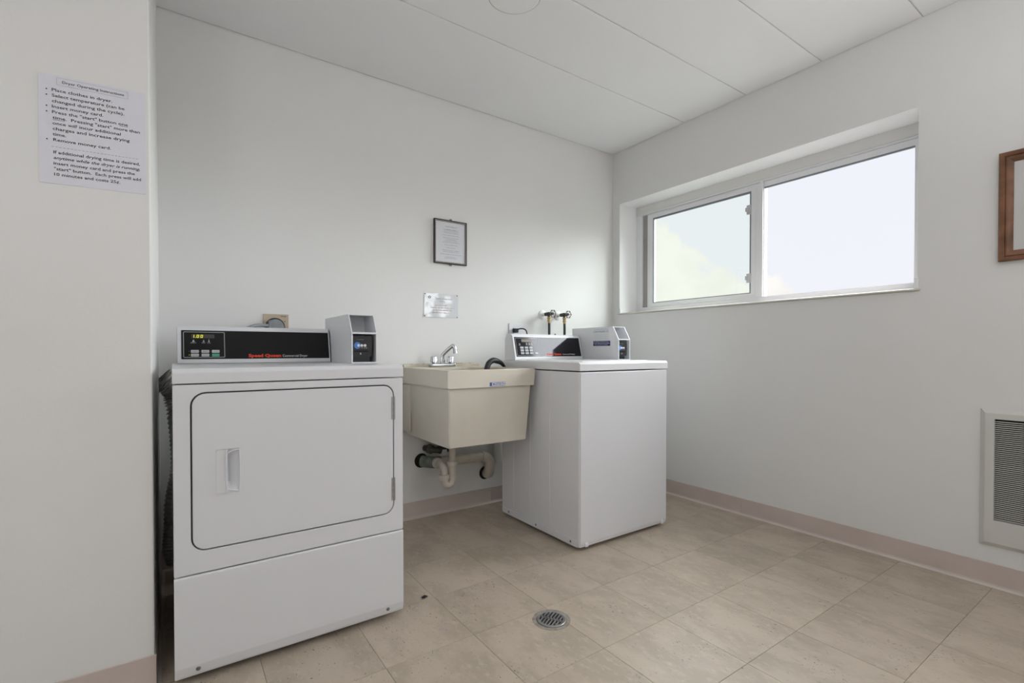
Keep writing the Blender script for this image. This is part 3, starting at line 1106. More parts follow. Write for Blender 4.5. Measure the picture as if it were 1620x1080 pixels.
# top
b = NB()
prism(b, [(WYF - 0.006, 0.8975), (WYF - 0.006, 0.932), (WYF + 0.004, 0.9415), (WYB, 0.9415), (WYB, 0.8975)], 'x', WX0 - 0.004, WX1 + 0.004, 0.003)
obj('top_panel', b, M['enamel_warm'], was)
b = NB()
prism(b, [(-0.895, 0.9405), (-0.890, 0.9445), (-0.415, 0.9445), (-0.410, 0.9405)], 'x', WX0 + 0.05, -0.655, 0.001)
obj('lid', b, M['enamel_warm'], was)
# console
KX0, KX1 = -1.181, -0.640
kyb, kyt, kzb, kzt = -0.352, -0.318, 0.942, 1.100
kon = console(was, KX0, KX1, kyb, kyt, -0.238, kzb, kzt, M['plastic_white'])
O, U, V = face_frame(KX0, kyb, kyt, kzb, kzt)
SW = KX1 - KX0
obj('control_panel', slab_on(O, U, V, 0.012, 0.011, SW - 0.012, 0.132, 0.0, 0.0012, 0.001), M['panel_gloss'], kon, 0)
bm = ring_on(O, U, V, 0.018, 0.016, 0.186, 0.126, 0.0016, L1, 0.0002)
obj('panel_outline', bm, M['silver_print'], kon, 0)
obj('display', slab_on(O, U, V, 0.062, 0.101, 0.136, 0.119, L1, 0.0003, 0.001), M['display_brown'], kon, 0)
for r_ in range(3):
    for c_ in range(3):
        x = 0.046 + 0.034 * c_
        y = 0.060 - 0.017 * r_
        obj('button', slab_on(O, U, V, x, y, x + 0.025, y + 0.0125, L1 - 0.0004, 0.0014, 0.002), M['silver_print'], kon, 0)
obj('start_button', slab_on(O, U, V, 0.153, 0.0265, 0.176, 0.0365, L1 - 0.0004, 0.0014, 0.002), M['button'], kon, 0)
bm = NB()
for x, y in ((0.040, 0.085), (0.093, 0.088), (0.112, 0.088), (0.131, 0.088)):
    q = [bm.verts.new(O + U * a + V * c + U.cross(V) * L1) for a, c in ((x, y), (x + 0.010, y), (x + 0.005, y + 0.010))]
    bm.faces.new(q)
    rect_bm(bm, O, U, V, x - 0.001, y - 0.005, x + 0.012, y - 0.003, L1)
obj('indicator_print', bm, M['silver_print'], kon, 0)
bm = NB()
text_bm(bm, 'Speed Queen', O + U * 0.243 + V * 0.020, U, V, 0.118, 0.0120, 0.045, lift=L1)
obj('brand_lettering', bm, M['red_print'], kon, 0)
bm = NB()
text_bm(bm, 'Commercial Washer', O + U * 0.371 + V * 0.020, U, V, 0.106, 0.0090, 0.004, lift=L1)
obj('model_lettering', bm, M['white_print'], kon, 0)
b = NB()
lathe(b, [(0.0001, 0.007), (0.005, 0.006), (0.0065, 0.002), (0.0065, -0.002)], (-0.826, -0.292, 1.100), 'z', 14)
obj('key_plug', b, M['black'], kon)
cbx = reader_box('pale grey slanted card reader box with two blue service labels, standing on the washing machine', -0.632, -0.532, -0.655, -0.240, 0.942, 'card reader boxes on the machines', True)
O2, U2, V2 = Vector((-0.632, 0, 0)), Vector((0, -1, 0)), Vector((0, 0, 1))
b = slab_on(O2, U2, V2, 0.437, 1.062, 0.585, 1.140, 0.0, 0.0004, 0.001)
obj('service_label', b, M['box_grey'], cbx, 0)
bm = NB()
squiggle(bm, O2, U2, V2, 0.445, 0.575, 1.1310, 0.0030)
text_bm(bm, 'COIN-WASHER CO.', O2 + U2 * 0.441 + V2 * 1.1125, U2, V2, 0.135, 0.0115, 0.012, lift=0.0007)
for k in range(3):
    squiggle(bm, O2, U2, V2, 0.448, 0.565, 1.0965 - 0.012 * k, 0.0022)
for v in bm.verts:
    v.co.x -= 0.0004
obj('label_lettering', bm, M['ink_bluegrey'], cbx, 0)
b = slab_on(O2, U2, V2, 0.440, 1.028, 0.587, 1.0595, 0.0, 0.0004, 0.0005)
obj('blue_label', b, M['navy'], cbx, 0)
bm = NB()
text_bm(bm, 'FOR SERVICE OR REFUND CALL', O2 + U2 * 0.445 + V2 * 1.0510, U2, V2, 0.130, 0.0052, 0.01, lift=0.0007)
text_bm(bm, 'PLEASE GIVE MACHINE NUMBER', O2 + U2 * 0.445 + V2 * 1.0415, U2, V2, 0.136, 0.0055, 0.02, lift=0.0007)
text_bm(bm, 'AND LOCATION OF LAUNDRY', O2 + U2 * 0.450 + V2 * 1.0325, U2, V2, 0.118, 0.0048, 0.01, lift=0.0007)
obj('label_lettering', bm, M['white_print'], cbx, 0)

# ================================================================== sink
SX0, SX1, SYF = -1.752, -1.222, -0.598
sk = thing('utility_sink', 'cream moulded laundry tub with deep apron rim hung on the wall between dryer and washer', 'sink', (-1.487, -0.3, 0.51))
RZ = 0.902


def loft(bm, rings, close_first=False, close_last=False):
    R_ = [[bm.verts.new(p) for p in r] for r in rings]
    n = len(R_[0])
    for a, c in zip(R_, R_[1:]):
        for i in range(n):
            j = (i + 1) % n
            bm.faces.new((a[i], a[j], c[j], c[i]))
    if close_first:
        bm.faces.new(R_[0][::-1])
    if close_last:
        bm.faces.new(R_[-1])
    bmesh.ops.recalc_face_normals(bm, faces=bm.faces)


def ringr(x0, x1, y0, y1, z, r):
    return [Vector((x, y, z)) for x, y in shift(rrect(x1 - x0, y1 - y0, r, 5), (x0 + x1) / 2, (y0 + y1) / 2)]


b = NB()
loft(b, [
    ringr(SX0 + 0.018, SX1 - 0.020, SYF + 0.018, -0.002, 0.812, 0.012),       # underside of the rim
    ringr(SX0 + 0.001, SX1 - 0.009, SYF + 0.003, -0.002, 0.812, 0.012),
    ringr(SX0, SX1 - 0.008, SYF + 0.002, -0.002, 0.816, 0.012),
    ringr(SX0, SX1, SYF, -0.002, RZ - 0.004, 0.010),
    ringr(SX0 + 0.003, SX1 - 0.003, SYF + 0.003, -0.003, RZ, 0.010),
    ringr(SX0 + 0.028, SX1 - 0.028, SYF + 0.030, -0.140, RZ, 0.030),
    ringr(SX0 + 0.036, SX1 - 0.036, SYF + 0.038, -0.148, RZ - 0.010, 0.035),
    ringr(SX0 + 0.060, SX1 - 0.060, SYF + 0.062, -0.165, 0.545, 0.045),
    ringr(SX0 + 0.12, SX1 - 0.12, SYF + 0.12, -0.20, 0.528, 0.03),
], False, True)
basin_out = [
    ringr(SX0 + 0.010, SX1 - 0.020, SYF + 0.012, -0.004, 0.8125, 0.010),
    ringr(SX0 + 0.022, SX1 - 0.036, SYF + 0.030, -0.020, 0.518, 0.010),
    ringr(SX0 + 0.026, SX1 - 0.040, SYF + 0.036, -0.024, 0.513, 0.008),
]
bb = NB()
loft(bb, basin_out, False, True)
rimo = obj('rim', b, M['sink_stain'], sk, 50)
bas = obj('basin', bb, M['sink'], sk, 50)
# apron skin in the plain cream of the tub, outside the stained rim top
b = NB()
prism(b, [(SX0, 0.8125), (SX1 - 0.009, 0.8125), (SX1, RZ - 0.0040), (SX0, RZ - 0.0040)], 'y', SYF - 0.0012, SYF + 0.0008, 0.0005)
prism(b, [(SYF - 0.0008, 0.8125), (-0.003, 0.8125), (-0.003, RZ - 0.004), (SYF - 0.0008, RZ - 0.004)], 'x', SX0 - 0.0012, SX0 + 0.0008, 0.0005)
obj('apron', b, M['sink'], sk)
b = NB()
box(b, (SX0 + 0.010, -0.022, RZ - 0.002), (SX1 - 0.006, -0.0015, RZ + 0.014), 0.005, 2)
obj('back_ledge', b, M['sink_stain'], sk)
b = NB()
pts = smooth_path([(SX0, -0.006, RZ + 0.013), (-1.62, -0.007, RZ + 0.016), (-1.5, -0.006, RZ + 0.013), (-1.36, -0.008, RZ + 0.018), (-1.23, -0.006, RZ + 0.014)], 8)
tube(b, pts, 0.005, 8, rfun=lambda i, n: 0.004 + 0.0022 * math.sin(i * 2.3) * math.cos(i * 0.7))
obj('caulk_bead', b, M['caulk'], sk)
b = NB()
box(b, (SX0 + 0.004, -0.115, 0.535), (SX0 + 0.016, -0.005, 0.806), 0.002, 2)
obj('wall_bracket', b, M['sink'], sk)
b = NB()
lathe(b, [(0.001, 0.001), (0.024, 0.001), (0.030, 0.004), (0.034, 0.001), (0.034, -0.004)], (-1.52, -0.22, 0.531), 'z', 20)
obj('strainer', b, M['chrome'], sk)
Of, Uf, Vf = Vector((0, SYF - 0.0012, 0)), Vector((1, 0, 0)), Vector((0, 0, 1))
b = slab_on(Of, Uf, Vf, -1.5155, 0.8165, -1.4195, 0.8365, 0.0, 0.0004, 0.001)
obj('maker_label', b, M['paper2'], sk, 0)
b = ring_on(Of, Uf, Vf, -1.5155, 0.8165, -1.4195, 0.8365, 0.0016, 0.0004, 0.0002, 0.001)
rect_bm(b, Of, Uf, Vf, -1.5135, 0.8185, -1.5015, 0.8345, 0.0007)
rect_bm(b, Of, Uf, Vf, -1.4370, 0.8175, -1.4340, 0.8355, 0.0007)
text_bm(b, 'MUSTEE', Of + Uf * -1.4965 + Vf * 0.8215, Uf, Vf, 0.054, 0.0105, 0.02, lift=0.0007)
text_bm(b, '>', Of + Uf * -1.4315 + Vf * 0.8215, Uf, Vf, 0.009, 0.0105, 0.03, lift=0.0007)
obj('label_print', b, M['ink_blue'], sk, 0)
# faucet
fx, fy, fz = -1.525, -0.085, RZ
b = NB()
box(b, (fx - 0.080, fy - 0.026, fz), (fx + 0.080, fy + 0.026, fz + 0.022), 0.008, 3)
fa = obj('faucet', b, M['chrome'], sk)
b = NB()
path = smooth_path([(fx + 0.002, fy, fz + 0.018), (fx + 0.002, fy, fz + 0.066), (fx + 0.012, fy - 0.008, fz + 0.084), (fx + 0.044, fy - 0.036, fz + 0.122), (fx + 0.052, fy - 0.043, fz + 0.124), (fx + 0.057, fy - 0.048, fz + 0.112), (fx + 0.060, fy - 0.050, fz + 0.092)], 6)
tube(b, path, 0.0115, 14)
lathe(b, [(0.015, 0.0), (0.015, 0.022), (0.010, 0.027), (0.009, 0.030)], (fx + 0.002, fy, fz + 0.020), 'z', 18)
tube(b, [(fx + 0.0595, fy - 0.0496, fz + 0.094), (fx + 0.0615, fy - 0.0510, fz + 0.080)], 0.0135, 14)
obj('spout', b, M['chrome'], fa)
for sx in (-1, 1):
    b = NB()
    n = 6
    pr = []
    for zz, rr in ((0.022, 0.011), (0.026, 0.012), (0.030, 0.021), (0.060, 0.019), (0.064, 0.014)):
        ring = []
        for k in range(24):
            a = 2 * PI * k / 24
            rad = rr * (1 + (0.10 * math.cos(6 * a) if zz > 0.028 else 0))
            ring.append(Vector((fx + sx * 0.055 + rad * math.cos(a), fy + rad * math.sin(a), fz + zz)))
        pr.append(ring)
    loft(b, pr, True, True)
    obj('handle', b, M['chrome'], fa, 50)

# black washer drain hose hooked over the tub
b = NB()
path = smooth_path([(-1.2095, -0.27, 0.60), (-1.2095, -0.275, 0.84), (-1.2095, -0.278, 0.892), (-1.230, -0.283, 0.920), (-1.264, -0.288, 0.936),
                    (-1.302, -0.294, 0.941), (-1.336, -0.30, 0.920), (-1.352, -0.305, 0.87), (-1.354, -0.308, 0.78)], 8)
tube(b, path, 0.0145, 14, rfun=lambda i, n: 0.0095 + 0.0070 * min(1, max(0, (i - 20) / 14)))
tag(obj('drain_hose', b, M['rubber']), 'black rubber hose hooked over the right rim of the cream sink', 'hose')

# ================================================================== drain pipes under the sink
dp = thing('drain_pipes', 'cream and grey-green plastic waste pipes with a curved trap under the sink', 'pipes', (-1.45, -0.08, 0.2))
b = NB()
tube(b, [(-1.52, -0.20, 0.5125), (-1.52, -0.20, 0.352)], 0.0185, 18)
obj('tailpiece', b, M['pvc_white'], dp)
b = NB()
lathe(b, [(0.020, 0.014), (0.027, 0.012), (0.030, 0.004), (0.030, -0.004), (0.027, -0.010), (0.022, -0.022), (0.022, -0.030)], (-1.52, -0.20, 0.346), 'z', 20)
obj('slip_nut', b, M['pvc_white'], dp)
b = NB()
path = smooth_path([(-1.52, -0.20, 0.335), (-1.52, -0.20, 0.262), (-1.526, -0.20, 0.238), (-1.545, -0.20, 0.228), (-1.566, -0.20, 0.238), (-1.571, -0.20, 0.256), (-1.571, -0.20, 0.275)], 6)
tube(b, path, 0.0225, 18)
obj('trap_bend', b, M['pvc_white'], dp)
b = NB()
lathe(b, [(0.0235, -0.016), (0.030, -0.014), (0.031, 0.006), (0.029, 0.012), (0.022, 0.014)], (-1.571, -0.20, 0.276), 'z', 20)
obj('slip_nut', b, M['pvc_white'], dp)
b = NB()
path = smooth_path([(-1.571, -0.20, 0.285), (-1.571, -0.197, 0.312), (-1.572, -0.180, 0.335), (-1.573, -0.150, 0.343), (-1.573, -0.115, 0.340)], 6)
tube(b, path, 0.0195, 18)
obj('trap_arm', b, M['pvc_white'], dp)
b = NB()
lathe(b, [(0.022, -0.012), (0.031, -0.010), (0.031, 0.010), (0.026, 0.012)], (-1.573, -0.117, 0.340), 'y', 20)
obj('slip_nut', b, M['pvc_white'], dp)
b = NB()
path = smooth_path([(-1.622, -0.012, 0.338), (-1.600, -0.045, 0.337), (-1.575, -0.066, 0.335), (-1.535, -0.070, 0.333)], 6)
tube(b, path, 0.0345, 20)
obj('wye_fitting', b, M['pvc_green'], dp)
b = NB()
tube(b, [(-1.534, -0.070, 0.333), (-1.235, -0.070, 0.328)], 0.0300, 20)
obj('wall_pipe', b, M['pvc'], dp)
b = NB()
path = smooth_path([(-1.245, -0.070, 0.328), (-1.215, -0.070, 0.322), (-1.190, -0.070, 0.300), (-1.182, -0.068, 0.268), (-1.180, -0.058, 0.240), (-1.172, -0.036, 0.212), (-1.166, -0.006, 0.200)], 6)
tube(b, path, 0.0335, 20)
obj('elbow', b, M['pvc'], dp)
for (x, z) in ((-1.624, 0.340), (-1.176, 0.204)):
    b = NB()
    lathe(b, [(0.001, 0.0), (0.043, 0.0), (0.043, -0.0012), (0.001, -0.0012)], (x, -0.0006, z), 'y', 24)
    obj('wall_hole', b, M['hole'], dp)
# painted vent pipe coming down behind the elbow
b = NB()
tube(b, [(-1.100, -0.034, 0.76), (-1.100, -0.034, 0.272)], 0.0300, 18)
tag(obj('painted_pipe', b, M['wall']), 'wall-coloured vertical pipe beside the washer, behind the cream elbow under the sink', 'pipe')
# dark shut-off fitting with a paper tag
sv = thing('pipe_cleanout', 'dark rusty pipe fitting with a small white paper tag, under the back of the sink', 'pipe fitting', (-1.57, -0.06, 0.39))
b = NB()
path = smooth_path([(-1.600, -0.0015, 0.412), (-1.590, -0.035, 0.412), (-1.570, -0.060, 0.408), (-1.535, -0.068, 0.405), (-1.465, -0.068, 0.405)], 6)
tube(b, path, 0.019, 16)
lathe(b, [(0.022, -0.012), (0.029, -0.010), (0.029, 0.012), (0.020, 0.014)], (-1.585, -0.045, 0.412), 'y', 8)
lathe(b, [(0.024, -0.010), (0.024, 0.010)], (-1.530, -0.068, 0.405), 'x', 8)
tube(b, [(-1.50, -0.068, 0.405), (-1.50, -0.068, 0.500)], 0.012, 12)
obj('fitting', b, M['iron'], sv)
b = NB()
prism(b, [(-1.545, 0.378), (-1.500, 0.372), (-1.505, 0.410), (-1.532, 0.412)], 'y', -0.1025, -0.1015)
obj('tag', b, M['paper2'], sv, 0)


# ================================================================== wall valves behind the washer
def valve(x, z, label, yoff):
    root = thing('supply_valve', label, 'valve', (x, -0.05, z), 'water valves above the washer')
    b = NB()
    lathe(b, [(0.034, 0.0), (0.033, -0.003), (0.024, -0.007), (0.012, -0.009)], (x, -0.0005, z), 'y', 28)
    lathe(b, [(0.011, -0.008), (0.011, -0.038)], (x, -0.0005, z), 'y', 16)
    obj('escutcheon', b, M['wall'], root)
    b = NB()
    lathe(b, [(0.008, -0.034), (0.0125, -0.036), (0.013, -0.048), (0.010, -0.052), (0.014, -0.058), (0.015, -0.078), (0.010, -0.086), (0.011, -0.092), (0.011, -0.104), (0.006, -0.107), (0.0045, -0.118)], (x, 0, z), 'y', 16)
    tube(b, [(x, -0.068, z), (x, -0.076, z - 0.022)], 0.0095, 14)
    obj('valve_body', b, M['iron'], root)
    # spoked wheel
    b = NB()
    cy = -0.118
    R_ = 0.0240
    ringp = []
    for k in range(48):
        a = 2 * PI * k / 48
        rr = R_ * (1 + 0.06 * math.cos(6 * a))
        ringp.append(Vector((x + rr * math.cos(a), cy, z + rr * math.sin(a))))
    ringp.append(ringp[0])
    tube(b, ringp, 0.0026, 8, cap=False)
    for k in range(6):
        a = 2 * PI * k / 6
        tube(b, [(x, cy, z), (x + R_ * math.cos(a), cy, z + R_ * math.sin(a))], 0.0018, 6)
        lathe(b, [(0.0001, -0.003), (0.0036, -0.002), (0.0036, 0.002), (0.0001, 0.003)], (x + R_ * 1.05 * math.cos(a), cy, z + R_ * 1.05 * math.sin(a)), 'y', 8)
    lathe(b, [(0.0001, -0.006), (0.0055, -0.005), (0.0055, 0.004)], (x, cy, z), 'y', 12)
    obj('hand_wheel', b, M['iron'], root)
    b = NB()
    lathe(b, [(0.010, 0.0), (0.0145, -0.002), (0.0145, -0.012), (0.0105, -0.014), (0.0105, -0.020), (0.0135, -0.022), (0.0135, -0.030), (0.0105, -0.032), (0.0105, -0.042), (0.009, -0.044)], (x, -0.077, z - 0.020), 'z', 12)
    obj('brass_coupling', b, M['brass'], root)
    b = NB()
    tube(b, smooth_path([(x, -0.077, z - 0.060), (x - 0.001, -0.079, z - 0.12), (x - 0.006, -0.083, z - 0.22), (x - 0.012, -0.086, z - 0.36)], 6), 0.0088, 14)
    obj('supply_hose', b, M['rubber'], root)


valve(-0.700, 1.252, 'left of the two iron wheel valves with black hoses on the wall above the washer', 0)
valve(-0.5605, 1.252, 'right of the two iron wheel valves with black hoses, nearer the window wall', 0)

# outlets
ol = thing('wall_outlet', 'white duplex outlet plate just above the washing machine console', 'outlet', (-0.93, 0, 1.13))
b = box(NB(), (-0.989, -0.006, 1.075), (-0.868, -0.0005, 1.183), 0.002, 2)
obj('cover_plate', b, M['plastic_white'], ol)
b = NB()
box(b, (-0.955, -0.008, 1.104), (-0.920, -0.0058, 1.160), 0.003, 2)
obj('socket', b, M['plastic_white'], ol)
pg = thing('power_plug', 'black plug with a drooping cord in the white outlet behind the washer', 'plug', (-0.945, -0.02, 1.12))
b = NB()
box(b, (-0.965, -0.040, 1.118), (-0.932, -0.0085, 1.148), 0.006, 2)
obj('plug_body', b, M['black'], pg)
b = NB()
tube(b, smooth_path([(-0.950, -0.035, 1.138), (-0.925, -0.058, 1.146), (-0.900, -0.070, 1.138), (-0.888, -0.074, 1.110), (-0.886, -0.074, 1.05), (-0.888, -0.072, 0.98)], 8), 0.0045, 10)
obj('cord', b, M['black'], pg)

do = thing('dryer_outlet', 'tan rectangular outlet plate on the wall just above the dryer console', 'outlet', (-2.41, 0, 1.12))
b = box(NB(), (-2.472, -0.006, 1.062), (-2.3555, -0.0005, 1.183), 0.002, 2)
obj('cover_plate', b, M['tan'], do)
b = NB()
lathe(b, [(0.046, 0.0), (0.046, -0.003), (0.044, -0.004)], (-2.4185, -0.005, 1.118), 'y', 32)
obj('receptacle', b, M['black'], do)
b = NB()
text_bm(b, 'DRYER', Vector((-2.393, -0.006, 1.1695)), (1, 0, 0), (0, 0, 1), 0.027, 0.0055, 0.03)
lathe(b, [(0.0001, -0.0015), (0.0024, -0.001), (0.0028, 0.0)], (-2.3735, -0.006, 1.147), 'y', 10)
obj('plate_print', b, M['ink'], do, 0)
dpg = thing('dryer_plug', 'large grey right-angle plug pushed into the tan outlet above the dryer', 'plug', (-2.42, -0.03, 1.12))
b = NB()
# half-round body: straight on the left, rounded on the right
outl = [(-2.4530, 1.075), (-2.385, 1.075)]
for k in range(9):
    a = math.radians(-10 + 100 * k / 8)
    outl.append((-2.422 + 0.040 * math.cos(a), 1.1155 + 0.0405 * math.sin(a)))
outl += [(-2.452, 1.148)]
prism(b, outl, 'y', -0.040, -0.0092, 0.003)
obj('plug_body', b, M['grey_plug'], dpg)
b = NB()
tube(b, smooth_path([(-2.448, -0.028, 1.122), (-2.480, -0.040, 1.1235), (-2.520, -0.055, 1.118), (-2.560, -0.075, 1.095), (-2.585, -0.09, 1.04), (-2.59, -0.10, 0.96)], 8), 0.0085, 12)
obj('cord', b, M['grey_plug'], dpg)

# ================================================================== foil vent hose between dryer and the left wall
b = NB()
ctrl = [(-2.820, -0.130, 0.085), (-2.834, -0.130, 0.16), (-2.830, -0.130, 0.25), (-2.818, -0.130, 0.377), (-2.806, -0.130, 0.49), (-2.803, -0.130, 0.62), (-2.822, -0.128, 0.75), (-2.838, -0.125, 0.83), (-2.890, -0.120, 0.880)]
path = smooth_path([Vector(c) for c in ctrl], 26)
random.seed(3)


def duct_r(i, n):
    base = 0.051 + 0.003 * math.sin(i * 0.11)
    if i > n * 0.72:
        base *= 0.92 + 0.10 * math.sin(i * 1.7) + random.uniform(-0.05, 0.05)
    return base + 0.0026 * math.cos(i * PI / 2.0)


tube(b, path, 0.05, 28, rfun=duct_r)
tag(obj('vent_duct', b, M['foil'], None, 60), 'crinkled foil vent duct squeezed between the dryer and the left wall', 'duct')

# ================================================================== notices
# dryer instructions taped on the left wall
yS = PY - 0.0002
ps = thing('instruction_sheet', 'white printed sheet headed Dryer Operating Instructions taped on the left wall', 'notice', (-3.015, PY, 1.45))
b = NB()
q = [(-3.1305, 1.737), (-2.9045, 1.747), (-2.9035, 1.4545), (-3.1300, 1.4475)]
prism(b, q, 'y', yS - 0.0012, yS)
obj('laminate', b, M['paper'], ps, 0)
Op = Vector((0, yS - 0.0012, 0))
Ux, Vz = Vector((1, 0, 0)), Vector((0, 0, 1))
tl = math.radians(2.0)
# text follows the sheet's very small tilt
Ut = Vector((math.cos(tl), 0, math.sin(tl)))
Vt = Vector((-math.sin(tl) * 0, 0, 1))
bm = NB()


def line(s, x0, x1, zb_, cap, bold=0.022, shear=0.0):
    sl = 0.035
    zz = zb_ + (x0 + 3.13) * 0.0
    text_bm(bm, s, Op + Ux * x0 + Vz * (zb_ + (x0 + 3.104) * sl), Vector((1, 0, sl)), Vz, x1 - x0, cap, bold, shear, lift=0.0004)


P_ = 0.01475
z0 = 1.6945
line('Dryer Operating Instructions', -3.083, -2.952, 1.7195, 0.0068, 0.012)
rows = [('Place clothes in dryer.', -3.104, -2.978, 0, 0), ('Select temperature (can be', -3.104, -2.951, 1, 0), ('changed during the cycle).', -3.104, -2.952, 2, 0),
        ('Insert money card.', -3.104, -2.998, 3, 0), ('Press the "start" button one', -3.104, -2.944, 4, 0), ('time.  Pressing "start" more than', -3.103, -2.9165, 5, 0),
        ('once', -3.103, -3.0765, 6, 0), ('will', -3.0715, -3.0530, 6, 0.3), ('incur additional', -3.0490, -2.960, 6, 0), ('charges and increase drying', -3.103, -2.940, 7, 0), ('time.', -3.103, -3.076, 8, 0), ('Remove money card.', -3.102, -2.982, 9, 0),
        ('If additional drying time is desired,', -3.102, -2.917, 11.25, 0), ('anytime while the dryer is running,', -3.102, -2.917, 12.25, 0.3), ('insert money card and press the', -3.102, -2.929, 13.25, 0),
        ('"start" button.  Each press will add', -3.101, -2.915, 14.25, 0), ('10 minutes and costs 25\u00a2.', -3.101, -2.962, 15.25, 0)]
for s, a, c, k, sh in rows:
    line(s, a, c, z0 - P_ * k, 0.0080, 0.014, sh)
for k in (0, 1, 3, 4, 9):
    z = z0 - P_ * k - 0.0006
    lathe(bm, [(0.0001, -0.0005), (0.0017, -0.0005)], (-3.1145, yS - 0.0012, z + 0.0035), 'y', 10)
sl = 0.035


def bar(x0, x1, z, t=0.0008):
    for kk in range(1):
        q = [bm.verts.new(Vector((x, yS - 0.0017, z + (x + 3.104) * sl + dz))) for x, dz in ((x0, 0), (x1, 0), (x1, t), (x0, t))]
        bm.faces.new(q)


bar(-2.9625, -2.944, z0 - P_ * 4 - 0.0026)
bar(-3.103, -3.078, z0 - P_ * 5 - 0.0026)
x = -3.106
while x < -2.921:
    bar(x, x + 0.0052, z0 - P_ * 10.05, 0.0005)
    x += 0.0078
obj('lettering', bm, M['ink'], ps, 0)
bm = NB()
for (a, c, z, dz) in ((-3.094, -2.943, 1.7135, 0.0004), (-3.094, -2.943, 1.7325, 0.0004)):
    bar(a, c, z, dz)
for xx in (-3.094, -2.9434):
    q = [bm.verts.new(Vector((x_, yS - 0.0017, z_ + (x_ + 3.104) * sl))) for x_, z_ in ((xx, 1.7135), (xx + 0.0004, 1.7135), (xx + 0.0004, 1.7329), (xx, 1.7329))]
    bm.faces.new(q)
obj('title_box', bm, M['ink_grey'], ps, 0)

# framed notice on the back wall
fn = thing('framed_notice', 'small dark metal framed notice with centred typing, hung above the sink', 'framed notice', (-1.43, 0, 1.53))
X0, X1, Z0, Z1 = -1.541, -1.3175, 1.532, 1.800
Yf = -0.016
R4 = lambda a, c, d, e: [(a, d), (c, d), (c, e), (a, e)]
b = ring_prism(NB(), R4(X0, X1, Z0, Z1), R4(X0 + 0.0062, X1 - 0.0062, Z0 + 0.0062, Z1 - 0.0062), 'y', Yf, -0.001)
obj('frame', b, M['bronze'], fn, 0)
b = ring_prism(NB(), R4(X0 + 0.0063, X1 - 0.0063, Z0 + 0.0063, Z1 - 0.0063), R4(X0 + 0.0090, X1 - 0.0090, Z0 + 0.0090, Z1 - 0.0090), 'y', Yf + 0.0015, -0.001)
obj('liner', b, M['champagne'], fn, 0)
b = ring_prism(NB(), R4(X0 + 0.0091, X1 - 0.0091, Z0 + 0.0091, Z1 - 0.0091), R4(X0 + 0.0112, X1 - 0.0112, Z0 + 0.0112, Z1 - 0.0112), 'y', Yf + 0.003, -0.001)
obj('inner_frame', b, M['bronze'], fn, 0)
b = box(NB(), (X0 + 0.0092, -0.0095, Z0 + 0.0092), (X1 - 0.0092, -0.001, Z1 - 0.0092))
obj('sheet', b, M['paper2'], fn, 0)
b = NB()
lathe(b, [(0.001, -0.004), (0.008, -0.004), (0.009, 0.0), (0.001, 0.0)], (-1.426, -0.006, Z1 + 0.003), 'y', 16)
obj('hanging_loop', b, M['screw'], fn)
b = NB()
box(b, (-1.4355, -0.009, Z0 - 0.010), (-1.4175, -0.002, Z0 - 0.0002), 0.002, 1)
obj('bottom_clip', b, M['screw'], fn)
bm = NB()
On = Vector((0, -0.0095, 0))
cxn = (X0 + X1) / 2 + 0.004
text_bm(bm, 'LAUNDRY ROOM HOURS', On + Ux * cxn + Vz * 1.7585, Ux, Vz, 0.082, 0.0052, 0.01, align='C')
text_bm(bm, '8:00 AM - 9:00 PM', On + Ux * cxn + Vz * 1.7400, Ux, Vz, 0.064, 0.0050, 0.01, align='C')
zl = [(1.7235, .050), (1.7145, .048), (1.7055, .050), (1.6905, .062), (1.6745, .054), (1.6655, .036), (1.6565, .044), (1.6475, .058), (1.6315, .044), (1.6145, .034), (1.5985, .060), (1.5895, .054), (1.5735, .074), (1.5585, .038), (1.5500, .046)]
for z, hw in zl:
    squiggle(bm, On, Ux, Vz, cxn - hw, cxn + hw, z + 0.016, 0.0034)
obj('lettering', bm, M['ink_grey'], fn, 0)

# laminated notice pinned under it
ln = thing('laminated_notice', 'clear plastic pocket with a faded red-printed notice, pinned to the wall under the framed one', 'notice', (-1.49, 0, 1.2))
b = NB()
q = [(-1.602, 1.346), (-1.3735, 1.3465), (-1.3755, 1.2005), (-1.6045, 1.203)]
NXg, NZg = 22, 14
grid = []
random.seed(11)
for j in range(NZg + 1):
    row = []
    for i in range(NXg + 1):
        u, v = i / NXg, j / NZg
        top = Vector((q[0][0] + (q[1][0] - q[0][0]) * u, 0, q[0][1] + (q[1][1] - q[0][1]) * u))
        bot = Vector((q[3][0] + (q[2][0] - q[3][0]) * u, 0, q[3][1] + (q[2][1] - q[3][1]) * u))
        p = bot + (top - bot) * v
        edge = min(u, 1 - u, v, 1 - v)
        p.y = -0.0030 - 0.0012 * math.sin(9 * u + 4 * v) * math.cos(7 * v - 3 * u) - 0.0006 * random.random()
        row.append(b.verts.new(p))
    grid.append(row)
for j in range(NZg):
    for i in range(NXg):
        b.faces.new((grid[j][i], grid[j][i + 1], grid[j + 1][i + 1], grid[j + 1][i]))
r_ = bmesh.ops.extrude_face_region(b, geom=list(b.faces))
for v in [g for g in r_['geom'] if isinstance(g, bmesh.types.BMVert)]:
    v.co.y += 0.0010
bmesh.ops.recalc_face_normals(b, faces=b.faces)
obj('plastic_pocket', b, M['pocket'], ln, 60)
Ol = Vector((0, -0.0050, 0))
bm = NB()
lathe(bm, [(0.0085, -0.0002), (0.0045, -0.0002)], (-1.568, -0.0050, 1.3225), 'y', 18)
for f in list(bm.faces):
    if len(f.verts) > 6:
        bm.faces.remove(f)
text_bm(bm, 'RESIDENT LAUNDRY NOTICE', Ol + Ux * -1.520 + Vz * 1.3130, Ux, Vz, 0.105, 0.0048, 0.01)
